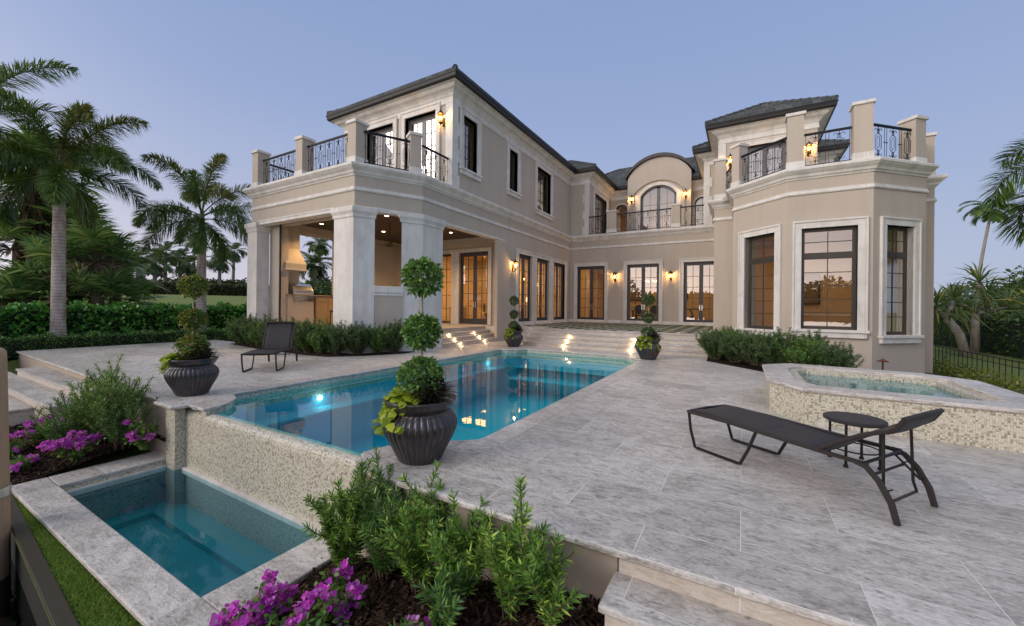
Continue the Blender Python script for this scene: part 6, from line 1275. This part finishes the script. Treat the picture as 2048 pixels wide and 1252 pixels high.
tl = ['at the far left behind the fan palms', 'left of the first far palm', 'behind the shaggy far palm', 'behind the white trunked palm', 'between the far palms, pale edged', 'right of the topiary top', 'behind the smaller foxtail trunk', 'left of the dark full palm', 'behind the slim tall palm', 'behind the left porch column', 'large and round through the porch opening', 'small beside the grill hood', 'low above the grill', 'behind the slim palm through the porch']
for i, (x, y, z, rad) in enumerate(DT): tree('broad_tree', (x, y, 1.8), (z - 1.8) * .66, rad * .8, 2600, .75, 'far', 'dark broad tree ' + tl[i], 'distant broad trees beyond the far lawn', 540 + i, .4)
for i, (x, y, z, rad, l) in enumerate(((35.3, 89.7, 8.2, 8, 'broad dark tree behind the right hedge, centre'), (45, 95, 11.5, 9, 'tall dark tree at the right edge beyond the hedge'), (28, 95, 5, 6, 'low dark tree beyond the hedge beside the bay'), (40, 80, 6, 6, 'low dark tree beyond the right hedge'))): tree('broad_tree', (x, y, -1), z + 1, rad, 2600, .8, 'far', l, 'distant trees beyond the right hedge', 570 + i, .4)
# trees across the canal, behind the photographer: they show as reflections in the glass
for i in range(16):
    a = -2.75 + i * .15 + .03 * math.sin(i * 5); d = 95 + 14 * math.sin(i * 2.3); tree('broad_tree', (d * math.cos(a), d * math.sin(a), -1.5), 11 + 4 * math.sin(i * 1.7), 7.5, 900, 1.3, 'far', 'dark tree across the canal, mirrored in the windows', 'trees across the canal', 580 + i, .4)
hedge('canal_bank_hedge', [(-110, -30), (-80, -70), (-30, -95), (20, -98), (70, -80), (100, -40)], 8, -1.5, 5.5, 5000, 1.6, 1.1, 'far', 'dark belt of bushes across the canal, mirrored in the windows', 599, rough=.25)
# pandanus
def pandanus(loc, trunkpts, heads, label, seed):
    r = rngs(seed); e = empty('pandanus', loc, 0, label, 'palm-like tree', 'pandanus trees on the right'); b = MB(); b.tube(trunkpts, [.22, .20, .17, .14][:len(trunkpts)], 9); L = LB()
    for hx, hy, hz in heads:
        b.tube([trunkpts[-1], (hx, hy, hz - .25)], [.13, .10], 8); n = 64; k = np.arange(n); az = k * 2.4; el = 1.35 - 1.75 * k / n + r.normal(0, .12, n); D = np.stack([np.cos(az) * np.cos(el), np.sin(az) * np.cos(el), np.sin(el)], 1); P = np.array([hx, hy, hz]) - np.array([0, 0, .5]) * (k / n)[:, None]; L.add(*leaves(P, D, 1.5 + .5 * r.random(n), .085, r, 0, .42, 'blade'), 0)
        n = 10; az = r.random(n) * 6.28; D = unit(np.stack([np.cos(az) * .5, np.sin(az) * .5, np.full(n, -.8)], 1)); L.add(*leaves(np.repeat(np.array([[hx, hy, hz - .4]]), n, 0), D, 1.5, .07, r, 0, .4, 'blade'), 1)
    b.build('trunk', M['trunk'], e, smooth=True, uv=False); L.build('leaves', [M['pandan'], M['palmy']], e)
pandanus((10.3, 31.4, -.9), [(.3, 0, 0), (.05, 0, 1.2), (-.45, 0, 2.1)], [(-.9, 0, 2.9), (-.1, .4, 3.3)], 'leaning pandanus beside the bay wall', 600); pandanus((12.1, 34.7, -.9), [(0, 0, 0), (0, 0, 1.4), (0, 0, 2.4)], [(-.7, 0, 3.3), (.6, .3, 3.6), (0, -.4, 4.4), (1.5, .5, 3.0)], 'upright many-headed pandanus in front of the right hedge', 601); pandanus((13.6, 33.5, -.9), [(0, 0, 0), (.1, 0, 1.2), (.2, 0, 2.0)], [(.2, 0, 2.9), (.9, -.3, 2.6)], 'pandanus with yellowing leaves at the right picture edge', 602)
# yellow-green ground cover by the fence
r = rngs(620); n = 2600; x = 5.5 + 1.75 * r.random(n); y = 17.6 + 6.5 * r.random(n); P = np.stack([x, y, -.78 + .45 * r.random(n) * (.4 + .6 * np.sin(x * 5) ** 2)], 1); V, F = leaves(P, unit(randdir(r, n) + np.array([0, 0, .7])), .10 + .05 * r.random(n), .06, r, .15, .15, 'oval'); tag(fastmesh('ground_cover', V, F, M['yg']), kind='stuff')
# grass by the canal
r = rngs(630); n = 22000; x = -8.6 + 6.2 * r.random(n); lo = .925 + .11 - (x + 4.5) * .0647; y = lo + .01 + (1.30 - lo) * r.random(n); k = y < 1.5; x, y = x[k], y[k]; n = len(x); V, F = leaves(np.stack([x, y, np.full(n, -.99)], 1), unit(np.stack([r.normal(0, .5, n), r.normal(0, .5, n), np.ones(n)], 1)), .04 + .035 * r.random(n), .005, r, 0, .25, 'blade'); tag(fastmesh('grass', V, F, M['blade']), kind='stuff')
# plant on the porch behind the low wall
e = empty('potted_plant', (-12.2, 11.5, 1.75), 0, 'spiky green potted plant inside the porch above the low wall', 'plant'); r = rngs(640); n = 46; az = np.arange(n) * 2.4; el = 1.4 - 1.5 * np.arange(n) / n; V, F = leaves(np.zeros((n, 3)) + np.array([0, 0, .3]), np.stack([np.cos(az) * np.cos(el), np.sin(az) * np.cos(el), np.sin(el)], 1), .55 + .2 * r.random(n), .06, r, 0, .35, 'blade'); fastmesh('leaves', V, F, M['pandan'], e); b = MB(); b.lathe([(.14, 0), (.2, .3), (.17, .3)], n=16); b.build('pot', M['pot'], e, uv=False); b = MB()
e = empty('porch_table', (-12.2, 11.5, TZ), 0, 'dark round porch table under the potted plant', 'table'); b.lathe([(.0, 1.04), (.5, 1.04), (.5, 1.085), (0, 1.085)], n=24); b.build('table_top', M['furn'], e, uv=False); b = MB(); b.tube([(0, 0, 0), (0, 0, 1.04)], .05); b.lathe([(.3, 0), (.3, .03), (.05, .07)], n=16); b.build('leg', M['furn'], e, uv=False)
# white house far beyond the porch
e = empty('distant_house', (-86, 50.5, 2.2), 0, 'small white house glimpsed through the porch above the grill', 'house'); b = MB(); b.box(-4, -4, -1, 4, 4, 2.6); b.build('wall', M['stone'], e); b = MB(); b.add([(-4.4, -4.4, 2.6), (4.4, -4.4, 2.6), (4.4, 4.4, 2.6), (-4.4, 4.4, 2.6), (0, -3, 4.9), (0, 3, 4.9)], [(0, 1, 4), (1, 2, 5, 4), (2, 3, 5), (3, 0, 4, 5), (3, 2, 1, 0)]); b.build('roof', M['stone'], e)
